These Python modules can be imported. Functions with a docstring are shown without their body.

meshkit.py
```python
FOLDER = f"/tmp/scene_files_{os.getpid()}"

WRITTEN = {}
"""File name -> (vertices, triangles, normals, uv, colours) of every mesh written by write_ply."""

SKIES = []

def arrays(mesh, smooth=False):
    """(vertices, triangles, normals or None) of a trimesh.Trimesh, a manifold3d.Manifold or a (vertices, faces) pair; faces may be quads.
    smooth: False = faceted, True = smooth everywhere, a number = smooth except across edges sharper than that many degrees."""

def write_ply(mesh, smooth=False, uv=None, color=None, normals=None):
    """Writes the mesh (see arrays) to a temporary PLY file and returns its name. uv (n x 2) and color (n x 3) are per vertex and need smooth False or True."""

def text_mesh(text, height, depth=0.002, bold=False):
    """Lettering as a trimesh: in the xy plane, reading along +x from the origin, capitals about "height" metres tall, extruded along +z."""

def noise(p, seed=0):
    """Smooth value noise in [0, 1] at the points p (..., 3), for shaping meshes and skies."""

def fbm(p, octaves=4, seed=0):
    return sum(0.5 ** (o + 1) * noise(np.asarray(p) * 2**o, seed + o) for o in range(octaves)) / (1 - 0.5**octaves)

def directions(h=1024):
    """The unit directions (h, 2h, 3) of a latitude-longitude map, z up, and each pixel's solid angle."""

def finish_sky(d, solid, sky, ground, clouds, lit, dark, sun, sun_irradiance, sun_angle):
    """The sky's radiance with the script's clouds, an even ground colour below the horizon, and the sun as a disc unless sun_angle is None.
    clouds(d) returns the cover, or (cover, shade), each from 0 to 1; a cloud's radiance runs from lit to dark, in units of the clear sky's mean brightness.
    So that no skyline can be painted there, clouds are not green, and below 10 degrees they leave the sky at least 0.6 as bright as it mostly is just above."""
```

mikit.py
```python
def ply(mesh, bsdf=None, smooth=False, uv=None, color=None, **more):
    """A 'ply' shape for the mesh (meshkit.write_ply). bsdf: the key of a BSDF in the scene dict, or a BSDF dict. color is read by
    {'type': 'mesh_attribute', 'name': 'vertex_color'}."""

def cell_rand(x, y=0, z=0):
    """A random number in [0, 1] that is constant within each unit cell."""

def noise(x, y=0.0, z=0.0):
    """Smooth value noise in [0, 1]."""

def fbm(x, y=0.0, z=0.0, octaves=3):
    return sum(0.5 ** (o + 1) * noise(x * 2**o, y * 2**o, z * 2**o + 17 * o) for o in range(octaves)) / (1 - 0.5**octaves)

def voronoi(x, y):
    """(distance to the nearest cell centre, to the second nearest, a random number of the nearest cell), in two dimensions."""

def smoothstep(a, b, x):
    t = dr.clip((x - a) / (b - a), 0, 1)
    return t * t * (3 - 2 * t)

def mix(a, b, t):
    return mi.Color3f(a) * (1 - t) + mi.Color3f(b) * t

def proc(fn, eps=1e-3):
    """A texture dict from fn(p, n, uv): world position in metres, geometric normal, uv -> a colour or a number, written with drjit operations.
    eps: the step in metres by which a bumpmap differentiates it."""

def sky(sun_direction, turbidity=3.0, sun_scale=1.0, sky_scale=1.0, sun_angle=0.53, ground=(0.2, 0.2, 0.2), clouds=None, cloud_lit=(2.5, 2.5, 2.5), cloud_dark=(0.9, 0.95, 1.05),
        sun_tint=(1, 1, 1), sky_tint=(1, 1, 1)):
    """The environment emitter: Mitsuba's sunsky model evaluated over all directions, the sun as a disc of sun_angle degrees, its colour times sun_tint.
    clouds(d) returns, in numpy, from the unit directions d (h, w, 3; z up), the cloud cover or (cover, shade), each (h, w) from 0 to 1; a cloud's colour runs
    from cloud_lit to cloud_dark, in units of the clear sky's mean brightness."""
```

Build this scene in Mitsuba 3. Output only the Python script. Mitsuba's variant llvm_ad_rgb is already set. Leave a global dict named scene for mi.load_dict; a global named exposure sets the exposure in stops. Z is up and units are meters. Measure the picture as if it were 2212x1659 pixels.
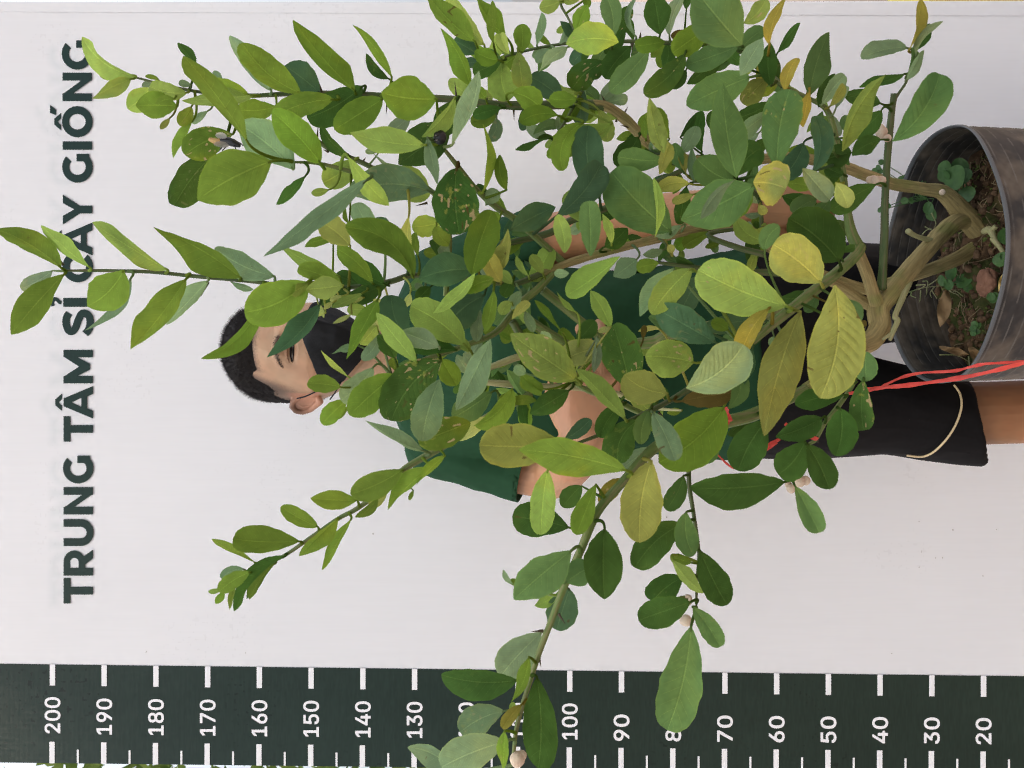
import math, numpy as np, trimesh, mitsuba as mi, drjit as dr, mikit, meshkit
import manifold3d as m3
from manifold3d import Manifold, OpType
from shapely import affinity
from shapely.geometry import Polygon, LineString, Point, box as sbox
from shapely.ops import unary_union
from scipy.interpolate import LinearNDInterpolator

T4 = mi.ScalarTransform4f
scene, labels = {}, {}

# ------------------------------------------------------------------ camera, sky, exposure
FOC, CX, CY = 1662.0, 1106.0, 829.5          # focal length and centre of the picture in its own 2212 x 1659 units
CAM_Y, CAM_Z = -1.49, 1.111                  # the camera stands 1.49 m in front of the banner (plane y = 0), held on its side
scene['camera'] = {'type': 'thinlens', 'fov': math.degrees(2 * math.atan(CX / FOC)), 'fov_axis': 'x', 'near_clip': 0.02, 'far_clip': 200.0,
                   'aperture_radius': 0.0011, 'focus_distance': 1.02,
                   'to_world': T4().look_at(origin=[0, CAM_Y, CAM_Z], target=[0, 0, CAM_Z], up=[1, 0, 0])}
scene['sky'] = mikit.sky([-0.35, -0.55, 0.80], turbidity=3, sun_scale=0.26, sun_angle=26, clouds=lambda d: (np.ones(d.shape[:2]), 1 - np.clip(d[..., 2], 0, 1) ** 0.8),
                         cloud_lit=(4.1, 4.4, 4.9), cloud_dark=(1.25, 1.36, 1.52), ground=(0.28, 0.27, 0.26))
exposure = 1.90

rng = np.random.default_rng(7)

def P(X, Y, D):
    """The point seen at (X, Y) of the picture, D metres in front of the camera."""
    return np.array([(CY - Y) * D / FOC, CAM_Y + D, CAM_Z - (X - CX) * D / FOC])

def tile(c, r, x, y):
    return 553.0 * c + x / 3.0, 553.0 * r + y / 3.0

def numbered(key):
    if key not in scene:
        return key
    n = 1
    while f'{key}_{n:03d}' in scene:
        n += 1
    return f'{key}_{n:03d}'

def add(key, mesh, bsdf, smooth=False, uv=None, color=None, label=None, category=None, group=None, kind=None):
    key = numbered(key)
    scene[key] = mikit.ply(mesh, bsdf, smooth=smooth, uv=uv, color=color)
    tag(key, label, category, group, kind)
    return key

def tag(key, label=None, category=None, group=None, kind=None):
    d = {k: v for k, v in dict(label=label, category=category, group=group, kind=kind).items() if v}
    if d:
        labels.setdefault(key, {}).update(d)

def tm(m):
    q = m.to_mesh()
    return trimesh.Trimesh(np.array(q.vert_properties[:, :3], float), np.array(q.tri_verts), process=False)

def cat(ms):
    return trimesh.util.concatenate(ms)

def catmull(p, n):
    p = np.asarray(p, float)
    if len(p) < 3:
        return np.array([p[0] + (p[-1] - p[0]) * t for t in np.linspace(0, 1, n + 1)])
    q = np.vstack([2 * p[0] - p[1], p, 2 * p[-1] - p[-2]])
    out = []
    for i in range(1, len(q) - 2):
        for t in np.linspace(0, 1, n, endpoint=False):
            a, b, c, d = q[i - 1], q[i], q[i + 1], q[i + 2]
            out.append(0.5 * (2 * b + (c - a) * t + (2 * a - 5 * b + 4 * c - d) * t * t + (3 * b - a - 3 * c + d) * t ** 3))
    out.append(p[-1])
    return np.array(out)

def tube(pts, rad, sides=10, bump=0.0, seed=0, caps=True, flat=1.0):
    """A tapered tube along pts; returns (vertices, faces, uv) with u along the length in metres, v round it."""
    pts, rad = np.asarray(pts, float), np.broadcast_to(np.asarray(rad, float), (len(pts),)).copy()
    tan = np.gradient(pts, axis=0)
    tan /= np.linalg.norm(tan, axis=1, keepdims=True) + 1e-12
    ref = np.array([0, 1.0, 0]) if abs(tan[0][1]) < 0.9 else np.array([1.0, 0, 0])
    u = np.cross(tan[0], ref); u /= np.linalg.norm(u)
    rows, uvs, length = [], [], 0.0
    for i, (p, t) in enumerate(zip(pts, tan)):
        u = u - t * (u @ t); u /= np.linalg.norm(u) + 1e-12
        w = np.cross(t, u)
        if i:
            length += np.linalg.norm(pts[i] - pts[i - 1])
        for k in range(sides):
            a = 2 * math.pi * k / sides
            r = rad[i]
            q = p + r * (math.cos(a) * u + flat * math.sin(a) * w)
            if bump:
                q = q + (q - p) / max(r, 1e-9) * bump * (meshkit.fbm(q * 60 + seed, 3) - 0.5) * 2
            rows.append(q); uvs.append((length, k / sides))
    f = []
    for i in range(len(pts) - 1):
        for k in range(sides):
            a, b = i * sides + k, i * sides + (k + 1) % sides
            f += [(a, b, b + sides), (a, b + sides, a + sides)]
    if caps:
        for i, flip in ((0, True), (len(pts) - 1, False)):
            rows.append(pts[i]); uvs.append((uvs[i * sides][0], 0.5)); c = len(rows) - 1
            for k in range(sides):
                a, b = i * sides + k, i * sides + (k + 1) % sides
                f.append((c, b, a) if flip else (c, a, b))
    return np.array(rows), np.array(f), np.array(uvs)

def tmesh(pts, rad, **k):
    v, f, _ = tube(pts, rad, **k)
    return trimesh.Trimesh(v, f, process=False)

def ball(p, r, n=24):
    return Manifold.sphere(float(r), n).translate([float(x) for x in p])

def chain(joints, n=24):
    """One solid from (point, radius) joints: the hull of every two neighbours, added up."""
    bones = [Manifold.batch_hull([ball(*a, n), ball(*b, n)]) for a, b in zip(joints[:-1], joints[1:])]
    return Manifold.batch_boolean(bones, OpType.Add)

def soft(man, length, iters=10):
    m = tm(man.refine_to_length(length))
    m.merge_vertices()
    trimesh.smoothing.filter_taubin(m, lamb=0.5, nu=0.52, iterations=iters)
    return m

# ------------------------------------------------------------------ materials
def lin(*rgb):
    return [((c / 255) / 12.92 if c / 255 < 0.04045 else ((c / 255 + 0.055) / 1.055) ** 2.4) for c in rgb]

def principled(key, color, rough=0.6, spec=0.4, bump=None, bump_scale=1.0, **more):
    d = {'type': 'principled', 'base_color': color if isinstance(color, dict) else {'type': 'rgb', 'value': list(color)}, 'roughness': rough, 'specular': spec, **more}
    if bump:
        d = {'type': 'bumpmap', 'arbitrary': mikit.proc(bump), 'scale': bump_scale, 'bsdf': d}
    scene[key] = {'type': 'twosided', 'bsdf': d}

n3, f3, ss, mixc = mikit.noise, mikit.fbm, mikit.smoothstep, mikit.mix

def weave(p):
    return 0.00006 * (dr.sin(p.x * 2600) + dr.sin(p.z * 2600)) + 0.00022 * f3(p.x * 160, p.y * 160, p.z * 35)

def vinyl(base):
    def fn(p, n, uv):
        t = f3(p.x * 5, p.z * 3, 3.0) - 0.5
        streak = f3(p.x * 260, p.z * 14, 1.0) - 0.5
        speck = ss(0.80, 0.84, n3(p.x * 210, p.z * 210, 5.0)) * ss(0.62, 0.78, f3(p.x * 6, p.z * 6, 9.0))
        return mi.Color3f(*base) * (1 + 0.06 * t + 0.03 * streak) * (1 - 0.05 * speck)
    return fn
principled('mat_vinyl_white', mikit.proc(vinyl((0.75, 0.77, 0.80))), 0.42, 0.35, bump=lambda p, n, uv: weave(p) * 3)
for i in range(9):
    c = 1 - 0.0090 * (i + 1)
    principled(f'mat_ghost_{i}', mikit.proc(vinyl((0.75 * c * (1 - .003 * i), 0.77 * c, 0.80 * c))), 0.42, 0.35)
def green_print(p, n, uv):
    t = f3(p.x * 7, p.z * 3, 3.0)
    streak = f3(p.x * 60, p.z * 420, 1.0) - 0.5
    speck = ss(0.83, 0.86, n3(p.x * 170, p.z * 170, 5.0)) * ss(0.5, 0.7, f3(p.x * 5, p.z * 5, 9.0))
    return mixc((0.012, 0.027, 0.020), (0.019, 0.038, 0.029), t) * (1 + 0.35 * streak) * (1 - 0.5 * speck)
principled('mat_green_print', mikit.proc(green_print), 0.34, 0.28, bump=lambda p, n, uv: weave(p) * 4)
principled('mat_letter_print', mikit.proc(lambda p, n, uv: mi.Color3f(0.009, 0.029, 0.025) * (0.85 + 0.4 * f3(p.x * 60, p.z * 500, 2.0))), 0.42, 0.22)
principled('mat_white_print', mikit.proc(lambda p, n, uv: mi.Color3f(0.84, 0.86, 0.89) * (0.95 + 0.08 * f3(p.x * 60, p.z * 300, 2.0))), 0.42, 0.35)
principled('mat_dirt', lin(120, 110, 96), 0.9, 0.1)
# ------------------------------------------------------------------ the ground and what lies behind the banner
def gnd(p, n, uv):
    t = f3(p.x * 3, p.y * 3, 0.0, 4)
    crack = f3(p.x * 40, p.y * 40, 2.0)
    return mixc((0.34, 0.25, 0.205), (0.46, 0.35, 0.295), t) * (0.85 + 0.3 * crack)
principled('mat_ground', mikit.proc(gnd), 0.9, 0.2)
g = trimesh.creation.box((60, 60, 0.1)); g.apply_translation((0, 0, -0.15))
add('ground', g, 'mat_ground', kind='structure', label='warm brown trodden ground under the plant and the man')

def hedge_leaf(p, n, uv):
    return mixc((0.05, 0.11, 0.02), (0.28, 0.36, 0.10), n3(p.x * 22, p.y * 22, p.z * 22))
scene['mat_hedge'] = {'type': 'principledthin', 'base_color': mikit.proc(hedge_leaf), 'roughness': 0.4, 'diff_trans': 0.8}
rh = np.random.default_rng(3)
hv, hf = [], []
for i in range(5200):
    c = np.array([rh.uniform(-2.2, -0.72), rh.uniform(0.55, 1.1), rh.uniform(-0.1, 2.6)])
    a, b = rh.normal(size=3), rh.normal(size=3)
    a /= np.linalg.norm(a); b -= a * (a @ b); b /= np.linalg.norm(b)
    l, w = rh.uniform(0.02, 0.05), rh.uniform(0.010, 0.02)
    k = len(hv)
    hv += [c - a * l, c + b * w, c + a * l, c - b * w]; hf += [(k, k + 1, k + 2), (k, k + 2, k + 3)]
add('hedge', trimesh.Trimesh(hv, hf, process=False), 'mat_hedge', kind='stuff', label='strip of sunlit hedge leaves beyond the ruler edge of the banner', category='hedge')
principled('mat_yellow_wall', mikit.proc(lambda p, n, uv: mixc((0.62, 0.46, 0.10), (0.72, 0.55, 0.16), f3(p.x * 6, p.z * 6, 1.0))), 0.8, 0.2)
w = trimesh.creation.box((1.2, 0.15, 0.24)); w.apply_translation((1.33, 0.32, 0.02)); add('wall', w, 'mat_yellow_wall', label='low yellow painted wall showing past the banner corner', category='wall')
w = trimesh.creation.box((1.24, 0.19, 0.04)); w.apply_translation((1.33, 0.32, 0.161)); add('wall__coping', w, 'mat_yellow_wall')

# ------------------------------------------------------------------ the banner
PX = 1.49 / FOC                                    # metres of banner per picture unit
def bx(Y): return (CY - Y) * PX
def bz(X): return CAM_Z - (X - CX) * PX

def inner(X): return 1433.5 + X * (27.0 / 2212)     # the edge between white field and green ruler
def outer(X): return 1647.0 + min(X, 700) * (8.0 / 700) + max(X - 700, 0) * 0.010
def sheet(poly, y, thick=0.0005):
    """A flat print: polygon in (x, z) on the banner, its face y metres in front of it."""
    out = []
    for q in getattr(poly, 'geoms', [poly]):
        if q.is_empty or q.area < 1e-9:
            continue
        m = trimesh.creation.extrude_polygon(q, thick, engine='earcut')
        v = m.vertices
        m.vertices = np.stack([v[:, 0], -y + v[:, 2] * -1 + 0.0, v[:, 1]], 1)
        m.invert()
        out.append(m)
    return cat(out)

def pic(pts): return Polygon([(bx(Y), bz(X)) for X, Y in pts])
TOPX, BOTX = -120.0, 2350.0
Xs = np.linspace(TOPX, BOTX, 40)
right = 3.5
panel = pic([(X, right + 2 * math.sin(X / 500)) for X in Xs] + [(X, outer(X)) for X in Xs[::-1]])
# the panel: a slightly wavy vinyl sheet
gx, gz = np.meshgrid(np.linspace(bx(1680), bx(right), 60), np.linspace(bz(BOTX), bz(TOPX), 90), indexing='ij')
m = trimesh.creation.extrude_polygon(panel, 0.0012, engine='earcut')
m.vertices = np.stack([m.vertices[:, 0], 0.0012 - m.vertices[:, 2], m.vertices[:, 1]], 1); m.invert()
add('banner__panel', m, 'mat_vinyl_white')
tag('banner', 'large white and dark green vinyl banner with lettering and a height ruler', 'banner')
# turned-over seam along the right side
hem = pic([(X, 5) for X in Xs] + [(X, 26 + 0.004 * X) for X in Xs[::-1]])
scene['mat_hem'] = scene['mat_ghost_1']
add('banner__side_seam', sheet(hem, 0.0010, 0.0008), 'mat_ghost_1')
ruler = pic([(X, inner(X)) for X in Xs] + [(X, outer(X) - 0.4) for X in Xs[::-1]])
add('banner__ruler_band', sheet(ruler, 0.0006, 0.0006), 'mat_green_print')
YF = 0.0016
def tickpoly(X, Y0, Y1, w): return pic([(X - w / 2, Y0), (X + w / 2, Y0), (X + w / 2, Y1), (X - w / 2, Y1)])
STEP = 111.6
for k, val in enumerate(range(200, 0, -10), 1):
    X = 114.6 + (k - 1) * STEP
    if X < -60 or X > 2290: continue
    add('banner__tick_mark', sheet(tickpoly(X, inner(X) - 0.3, inner(X) + 45, 11.4), YF), 'mat_white_print')
    add('banner__tick_mark', sheet(tickpoly(X - 1, outer(X) - 47, outer(X) - 0.6, 11.4), YF), 'mat_white_print')
    add('banner__tick_mark', sheet(tickpoly(X + STEP / 2 - 1, outer(X) - 30, outer(X) - 0.6, 4.2), YF), 'mat_white_print')
    tx = meshkit.text_mesh(str(val), 1.0, 0.001, bold=True)
    lo, hi = tx.bounds[0][:2], tx.bounds[1][:2]
    w = 78.0 if val >= 100 else 57.0
    shift = (X - 114.6) * (21.0 / 2009)
    y_left = (1583.0 if val >= 200 else 1585.0 if val >= 100 else 1588.0) + shift
    if val < 100: y_left = 1588 + shift * 0.9
    v = tx.vertices.copy()
    s, t = (v[:, 0] - lo[0]) / (hi[0] - lo[0]), (v[:, 1] - lo[1]) / (hi[1] - lo[1])
    tx.vertices = np.stack([bx(y_left - s * w), -YF - 0.0004 * (v[:, 2] > 0.0005), bz(X + 17.3 - t * 34.6)], 1)
    tx.fix_normals()
    add('banner__number', tx, 'mat_white_print')

# lettering: every letter drawn from strokes in a box of its own width and height 1
SV, SH = 0.265, 0.235
def ell(cx, cy, rx, ry): return affinity.scale(Point(cx, cy).buffer(1, 48), rx, ry)
def glyph(c, w):
    """w: the width in cap heights."""
    if c == 'I': return sbox(0, 0, w, 1)
    if c == 'T': return sbox(0, 1 - SH, w, 1).union(sbox(w / 2 - SV / 2, 0, w / 2 + SV / 2, 1))
    if c == 'N': return unary_union([sbox(0, 0, SV, 1), sbox(w - SV, 0, w, 1), Polygon([(0, 1), (SV * .87, 1), (w, 0), (w - SV * .87, 0)])])
    if c == 'M':
        v = Polygon([(0, 1), (SV * .85, 1), (w / 2, .47), (w - SV * .85, 1), (w, 1), (w / 2 + .10, .10), (w / 2 - .10, .10)])
        return unary_union([sbox(0, 0, SV * .95, 1), sbox(w - SV * .95, 0, w, 1), v])
    if c == 'A':
        body = Polygon([(0, 0), (w / 2 - .135, 1), (w / 2 + .135, 1), (w, 0)])
        gap = Polygon([(SV * 1.02, 0), (SV * 1.02 + .085, .2), (w - SV * 1.02 - .085, .2), (w - SV * 1.02, 0)])
        hole = Polygon([(w / 2 - .155, .395), (w / 2, .72), (w / 2 + .155, .395)])
        return body.difference(gap).difference(hole)
    if c == 'Y': return unary_union([Polygon([(0, 1), (.29, 1), (w / 2 + .12, .40), (w / 2 - .12, .40)]), Polygon([(w, 1), (w - .29, 1), (w / 2 - .12, .40), (w / 2 + .12, .40)]), sbox(w / 2 - SV / 2, 0, w / 2 + SV / 2, .46)])
    if c == 'U':
        o = ell(w / 2, .40, w / 2, .42).union(sbox(0, .40, w, 1)); i = ell(w / 2, .42, w / 2 - SV, .42 - SH + .02).union(sbox(SV, .42, w - SV, 1.1))
        return o.difference(i)
    if c == 'O': return ell(w / 2, .5, w / 2, .52).difference(ell(w / 2, .5, w / 2 - SV, .52 - SH))
    if c in 'CG':
        ro = w * (.56 if c == 'C' else .545)
        ring = ell(ro, .5, ro, .52).difference(ell(ro, .5, ro - SV, .52 - SH * 1.02))
        cut = Polygon([(ro, .5), (ro + 2, 2.1), (ro + 2, -1.1 if c == 'C' else .1), (ro, .5)]) if c == 'C' else Polygon([(ro, .5), (ro + 1.5, 2.1), (ro + 2, .55), (ro + 1, .5)])
        if c == 'C': return ring.difference(cut).intersection(sbox(0, -1, w, 2))
        bar = sbox(w - SV * .95, .10, w, .53)
        low = ring.difference(cut).difference(sbox(w, -1, 9, 2)).difference(sbox(ro, .5, 9, .56))
        return low.union(bar).difference(Polygon([(w - .02, .10), (w + 1, .10), (w + 1, -1), (w - .12, -.2)]))
    if c == 'S':
        q = catmull([(w - .10, .80), (w * .70, .89), (w * .45, .905), (w * .19, .82), (w * .155, .685), (w * .32, .575), (w * .62, .485), (w - .125, .37), (w - .125, .215), (w * .70, .105), (w * .42, .09), (w * .20, .15), (.045, .255)], 8)
        return LineString(q).buffer(SH / 2 + .008, cap_style='flat')
    if c == 'R':
        bowl = unary_union([sbox(0, .27, w * .52, 1), ell(w * .54, .635, w * .43, .365)])
        hole = unary_union([sbox(SV, .27 + SH - .02, w * .52, 1 - SH + .01), ell(w * .53, .635, w * .43 - SV + .02, .365 - SH + .015)])
        return unary_union([bowl.difference(hole), sbox(0, 0, SV, 1), Polygon([(w * .34, .36), (w * .68, .40), (w, 0), (w - .30, 0)])])
def mark(kind, w):
    if kind == '^': return Polygon([(w / 2 - .30, 1.055), (w / 2 - .10, 1.285), (w / 2 + .10, 1.285), (w / 2 + .30, 1.055), (w / 2 + .115, 1.055), (w / 2, 1.165), (w / 2 - .115, 1.055)])
    if kind == "'": return Polygon([(w / 2 + .22, 1.22), (w / 2 + .42, 1.22), (w / 2 + .57, 1.43), (w / 2 + .30, 1.43)])
    if kind == '?': return LineString(catmull([(w / 2 - .12, 1.34), (w / 2 + .0, 1.38), (w / 2 + .12, 1.30), (w / 2 + .08, 1.19), (w / 2 + .01, 1.13), (w / 2 + .0, 1.06)], 6)).buffer(.062, cap_style='flat')
WORD = [('T', '', 1303, 1248), ('R', '', 1243, 1187), ('U', '', 1179, 1121), ('N', '', 1111, 1052), ('G', '', 1044, 984), ('T', '', 954, 899), ('A', '^', 904, 834), ('M', '', 828, 756),
        ('S', '', 724, 670), ('I', '?', 663, 644), ('C', '', 610, 550), ('A', '^', 552, 481), ('Y', '', 485, 421), ('G', '', 395, 333), ('I', '', 324, 306), ('O', "^'", 297, 230), ('N', '', 219, 158), ('G', '', 151, 88)]
CAP = 63.2
def base_x(Y): return 201.8 - max(0.0, (900 - Y)) * 0.0034      # the foot of the lettering leans a little
for c, marks, y0, y1 in WORD:
    w = (y0 - y1) / CAP
    shape = unary_union([glyph(c, w)] + [mark(k, w) for k in marks])
    top, foot = base_x(y0) - CAP, base_x(y0)
    a = affinity.affine_transform(shape, [PX * CAP, 0, 0, PX * CAP, bx(y0), bz(foot)])
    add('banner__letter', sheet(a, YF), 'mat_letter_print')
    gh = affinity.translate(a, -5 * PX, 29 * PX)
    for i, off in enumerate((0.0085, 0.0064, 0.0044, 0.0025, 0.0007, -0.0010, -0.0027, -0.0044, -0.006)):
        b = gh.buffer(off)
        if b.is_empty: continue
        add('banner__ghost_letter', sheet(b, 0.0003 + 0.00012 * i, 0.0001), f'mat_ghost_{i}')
del scene['mat_hem']
# fold creases: shallow ribs across the vinyl where it was folded for transport
# dirt specks on the white field
sp = []
for X, Y in [(806, 1153), (2058, 1145), (1690 + 330, 1120 + 85), (1985, 1127), (1990, 1191), (1985, 1225), (1926, 1411), (2123, 1244), (1440, 1117), (316, 1408), (530, 1410), (2035, 1204), (2152, 1144)]:
    b = ell(bx(Y), bz(X), PX * rng.uniform(.8, 2.2), PX * rng.uniform(.5, 1.0)); sp.append(sheet(b, 0.0008, 0.0001))
add('banner__dirt_speck', cat(sp), 'mat_dirt', kind='stuff')
# ------------------------------------------------------------------ the pot
PC = P(2047, 556, 1.012)                            # centre of the rim
RX, RY, RIM = 0.165, 0.160, PC[2] + 0.0135
def pot_point(a, r, z):
    """a: angle, r: radius factor, z height; the soft pot is out of round and its rim sags."""
    wob = 1 + 0.007 * math.sin(2 * a + 0.6) + 0.006 * math.sin(3 * a + 1.1)
    sag = -0.003 * math.sin(2 * a + 1.2) + 0.002 * math.sin(5 * a)
    return np.array([PC[0] + RX * r * wob * math.cos(a), PC[1] + RY * r * wob * math.sin(a), z + (sag - 0.0095 * r * math.sin(a)) * max(0, 1 - (RIM - z) / 0.15)])
def lathe(profile, n=128):
    v, f = [], []
    for r, z in profile:
        v += [pot_point(2 * math.pi * k / n, r, z) for k in range(n)]
    for i in range(len(profile) - 1):
        for k in range(n):
            a, b = i * n + k, i * n + (k + 1) % n
            f += [(a, b, b + n), (a, b + n, a + n)]
    uv = [(k / n, RIM - z) for r, z in profile for k in range(n)]
    return trimesh.Trimesh(v, f, process=False), np.array(uv)
def rib(d):                                         # moulded rings every 13 mm below the rim
    s = (d / 0.0135) % 1.0
    return 0.0007 * math.exp(-((s - 0.5) / 0.10) ** 2) / RX
GZ = -0.10
prof = []
depth = RIM - GZ
for d in np.linspace(depth, 0.004, 170): prof.append((1 - 0.16 * d / depth + rib(d) - 0.004, RIM - d))
prof += [(1.006, RIM - 0.002), (1.004, RIM + 0.0015), (0.996, RIM + 0.002), (0.988, RIM), (0.986, RIM - 0.003)]
for d in np.linspace(0.005, 0.16, 70): prof.append((0.982 - 0.16 * d / depth + rib(d), RIM - d))
prof.append((0.0, RIM - 0.16))
prof = [(0.0, GZ)] + prof
def plastic(p, n, uv):
    dust = ss(0.38, 0.68, f3(p.x * 26, p.y * 26, p.z * 26, 4))
    fine = f3(p.x * 160, p.y * 160, p.z * 160)
    k = uv.y / 0.0135
    ring = 1 - ss(0.03, 0.10, dr.abs(k - dr.floor(k) - 0.5))            # pale scuffed line along every moulded ring
    c = mixc((0.024, 0.023, 0.023), (0.105, 0.084, 0.064), dust * 0.85) * (0.7 + 0.6 * fine)
    c = mixc(c, mi.Color3f(0.15, 0.14, 0.125), 0.45 * ring * ss(0.35, 0.6, f3(p.x * 50, p.y * 50, p.z * 50)))
    lip = 1 - ss(0.0015, 0.004, uv.y)
    return mixc(c, mi.Color3f(0.13, 0.14, 0.15), 0.7 * lip)
principled('mat_pot', mikit.proc(plastic), 0.5, 0.45, bump=lambda p, n, uv: 0.0010 * f3(p.x * 90, p.y * 90, p.z * 90))
pm, puv = lathe(prof)
add('plant_pot__wall', pm, 'mat_pot', smooth=True, uv=puv)
tag('plant_pot', 'dusty black ribbed plastic plant pot holding the citrus bush', 'plant pot')

SOIL = RIM - 0.082
def soil_h(x, y):
    q = np.stack([x, y, 0 * x], -1)
    return SOIL + 0.022 * (meshkit.fbm(q * 22, 4) - 0.5) + 0.016 * (meshkit.fbm(q * 75 + 9, 4) - 0.5) + 0.03 * np.exp(-(((x - PC[0] - .01) ** 2 + (y - PC[1] - .03) ** 2) / 0.004))
n = 110; v, f = [], []
for i in range(n + 1):
    for k in range(n):
        a, r = 2 * math.pi * k / n, 0.95 * i / n
        v.append(pot_point(a, r, 0))
v = np.array(v); v[:, 2] = soil_h(v[:, 0], v[:, 1])
for i in range(n):
    for k in range(n):
        a, b = i * n + k, i * n + (k + 1) % n
        f += [(a, b + n, b), (a, a + n, b + n)]
def soilc(p, n, uv):
    t = f3(p.x * 60, p.y * 60, p.z * 60, 4); moss = ss(0.44, 0.60, f3(p.x * 26, p.y * 26, 4.0))
    return mixc(mixc((0.030, 0.018, 0.011), (0.13, 0.08, 0.045), ss(.3, .75, t)), (0.035, 0.055, 0.015), moss * 0.7)
principled('mat_soil', mikit.proc(soilc), 0.95, 0.1, bump=lambda p, n, uv: 0.002 * f3(p.x * 320, p.y * 320, p.z * 320))
add('plant_pot__soil', trimesh.Trimesh(v, f, process=False), 'mat_soil', smooth=True)
def on_soil(x, y, up=0.0): return np.array([x, y, float(soil_h(np.array([x]), np.array([y]))[0]) + up])
# crumbs, straw and root bits lying on the soil
rs = np.random.default_rng(11); cr = []; straw = []
for i in range(640):
    a, r = rs.uniform(0, 2 * math.pi), math.sqrt(rs.uniform(0, 1)) * 0.9
    q = pot_point(a, r, 0); q = on_soil(q[0], q[1], 0.001)
    if i < 450:
        b = trimesh.creation.icosphere(1, rs.uniform(0.0015, 0.006)); b.vertices *= rs.uniform(.6, 1.3, 3); b.vertices += rs.normal(0, .0006, b.vertices.shape); b.apply_translation(q); cr.append(b)
    else:
        d = rs.normal(size=3) * [1, 1, .35]; d /= np.linalg.norm(d); l = rs.uniform(.006, .022)
        straw.append(tmesh(catmull([q - d * l, q + [0, 0, .003] + rs.normal(0, .002, 3), q + d * l], 3), 0.0006, sides=4))
principled('mat_crumb', mikit.proc(lambda p, n, uv: mixc((0.045, 0.03, 0.018), (0.16, 0.10, 0.06), n3(p.x * 150, p.y * 150, p.z * 90))), 0.9, 0.1)
principled('mat_straw', mikit.proc(lambda p, n, uv: mixc((0.08, 0.055, 0.03), (0.30, 0.235, 0.14), n3(p.x * 110, p.y * 110, p.z * 90))), 0.8, 0.2)
add('plant_pot__soil_crumb', cat(cr), 'mat_crumb', smooth=True, kind='stuff')
add('plant_pot__straw', cat(straw), 'mat_straw', smooth=True, kind='stuff')
moss_v, moss_f = [], []
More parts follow.
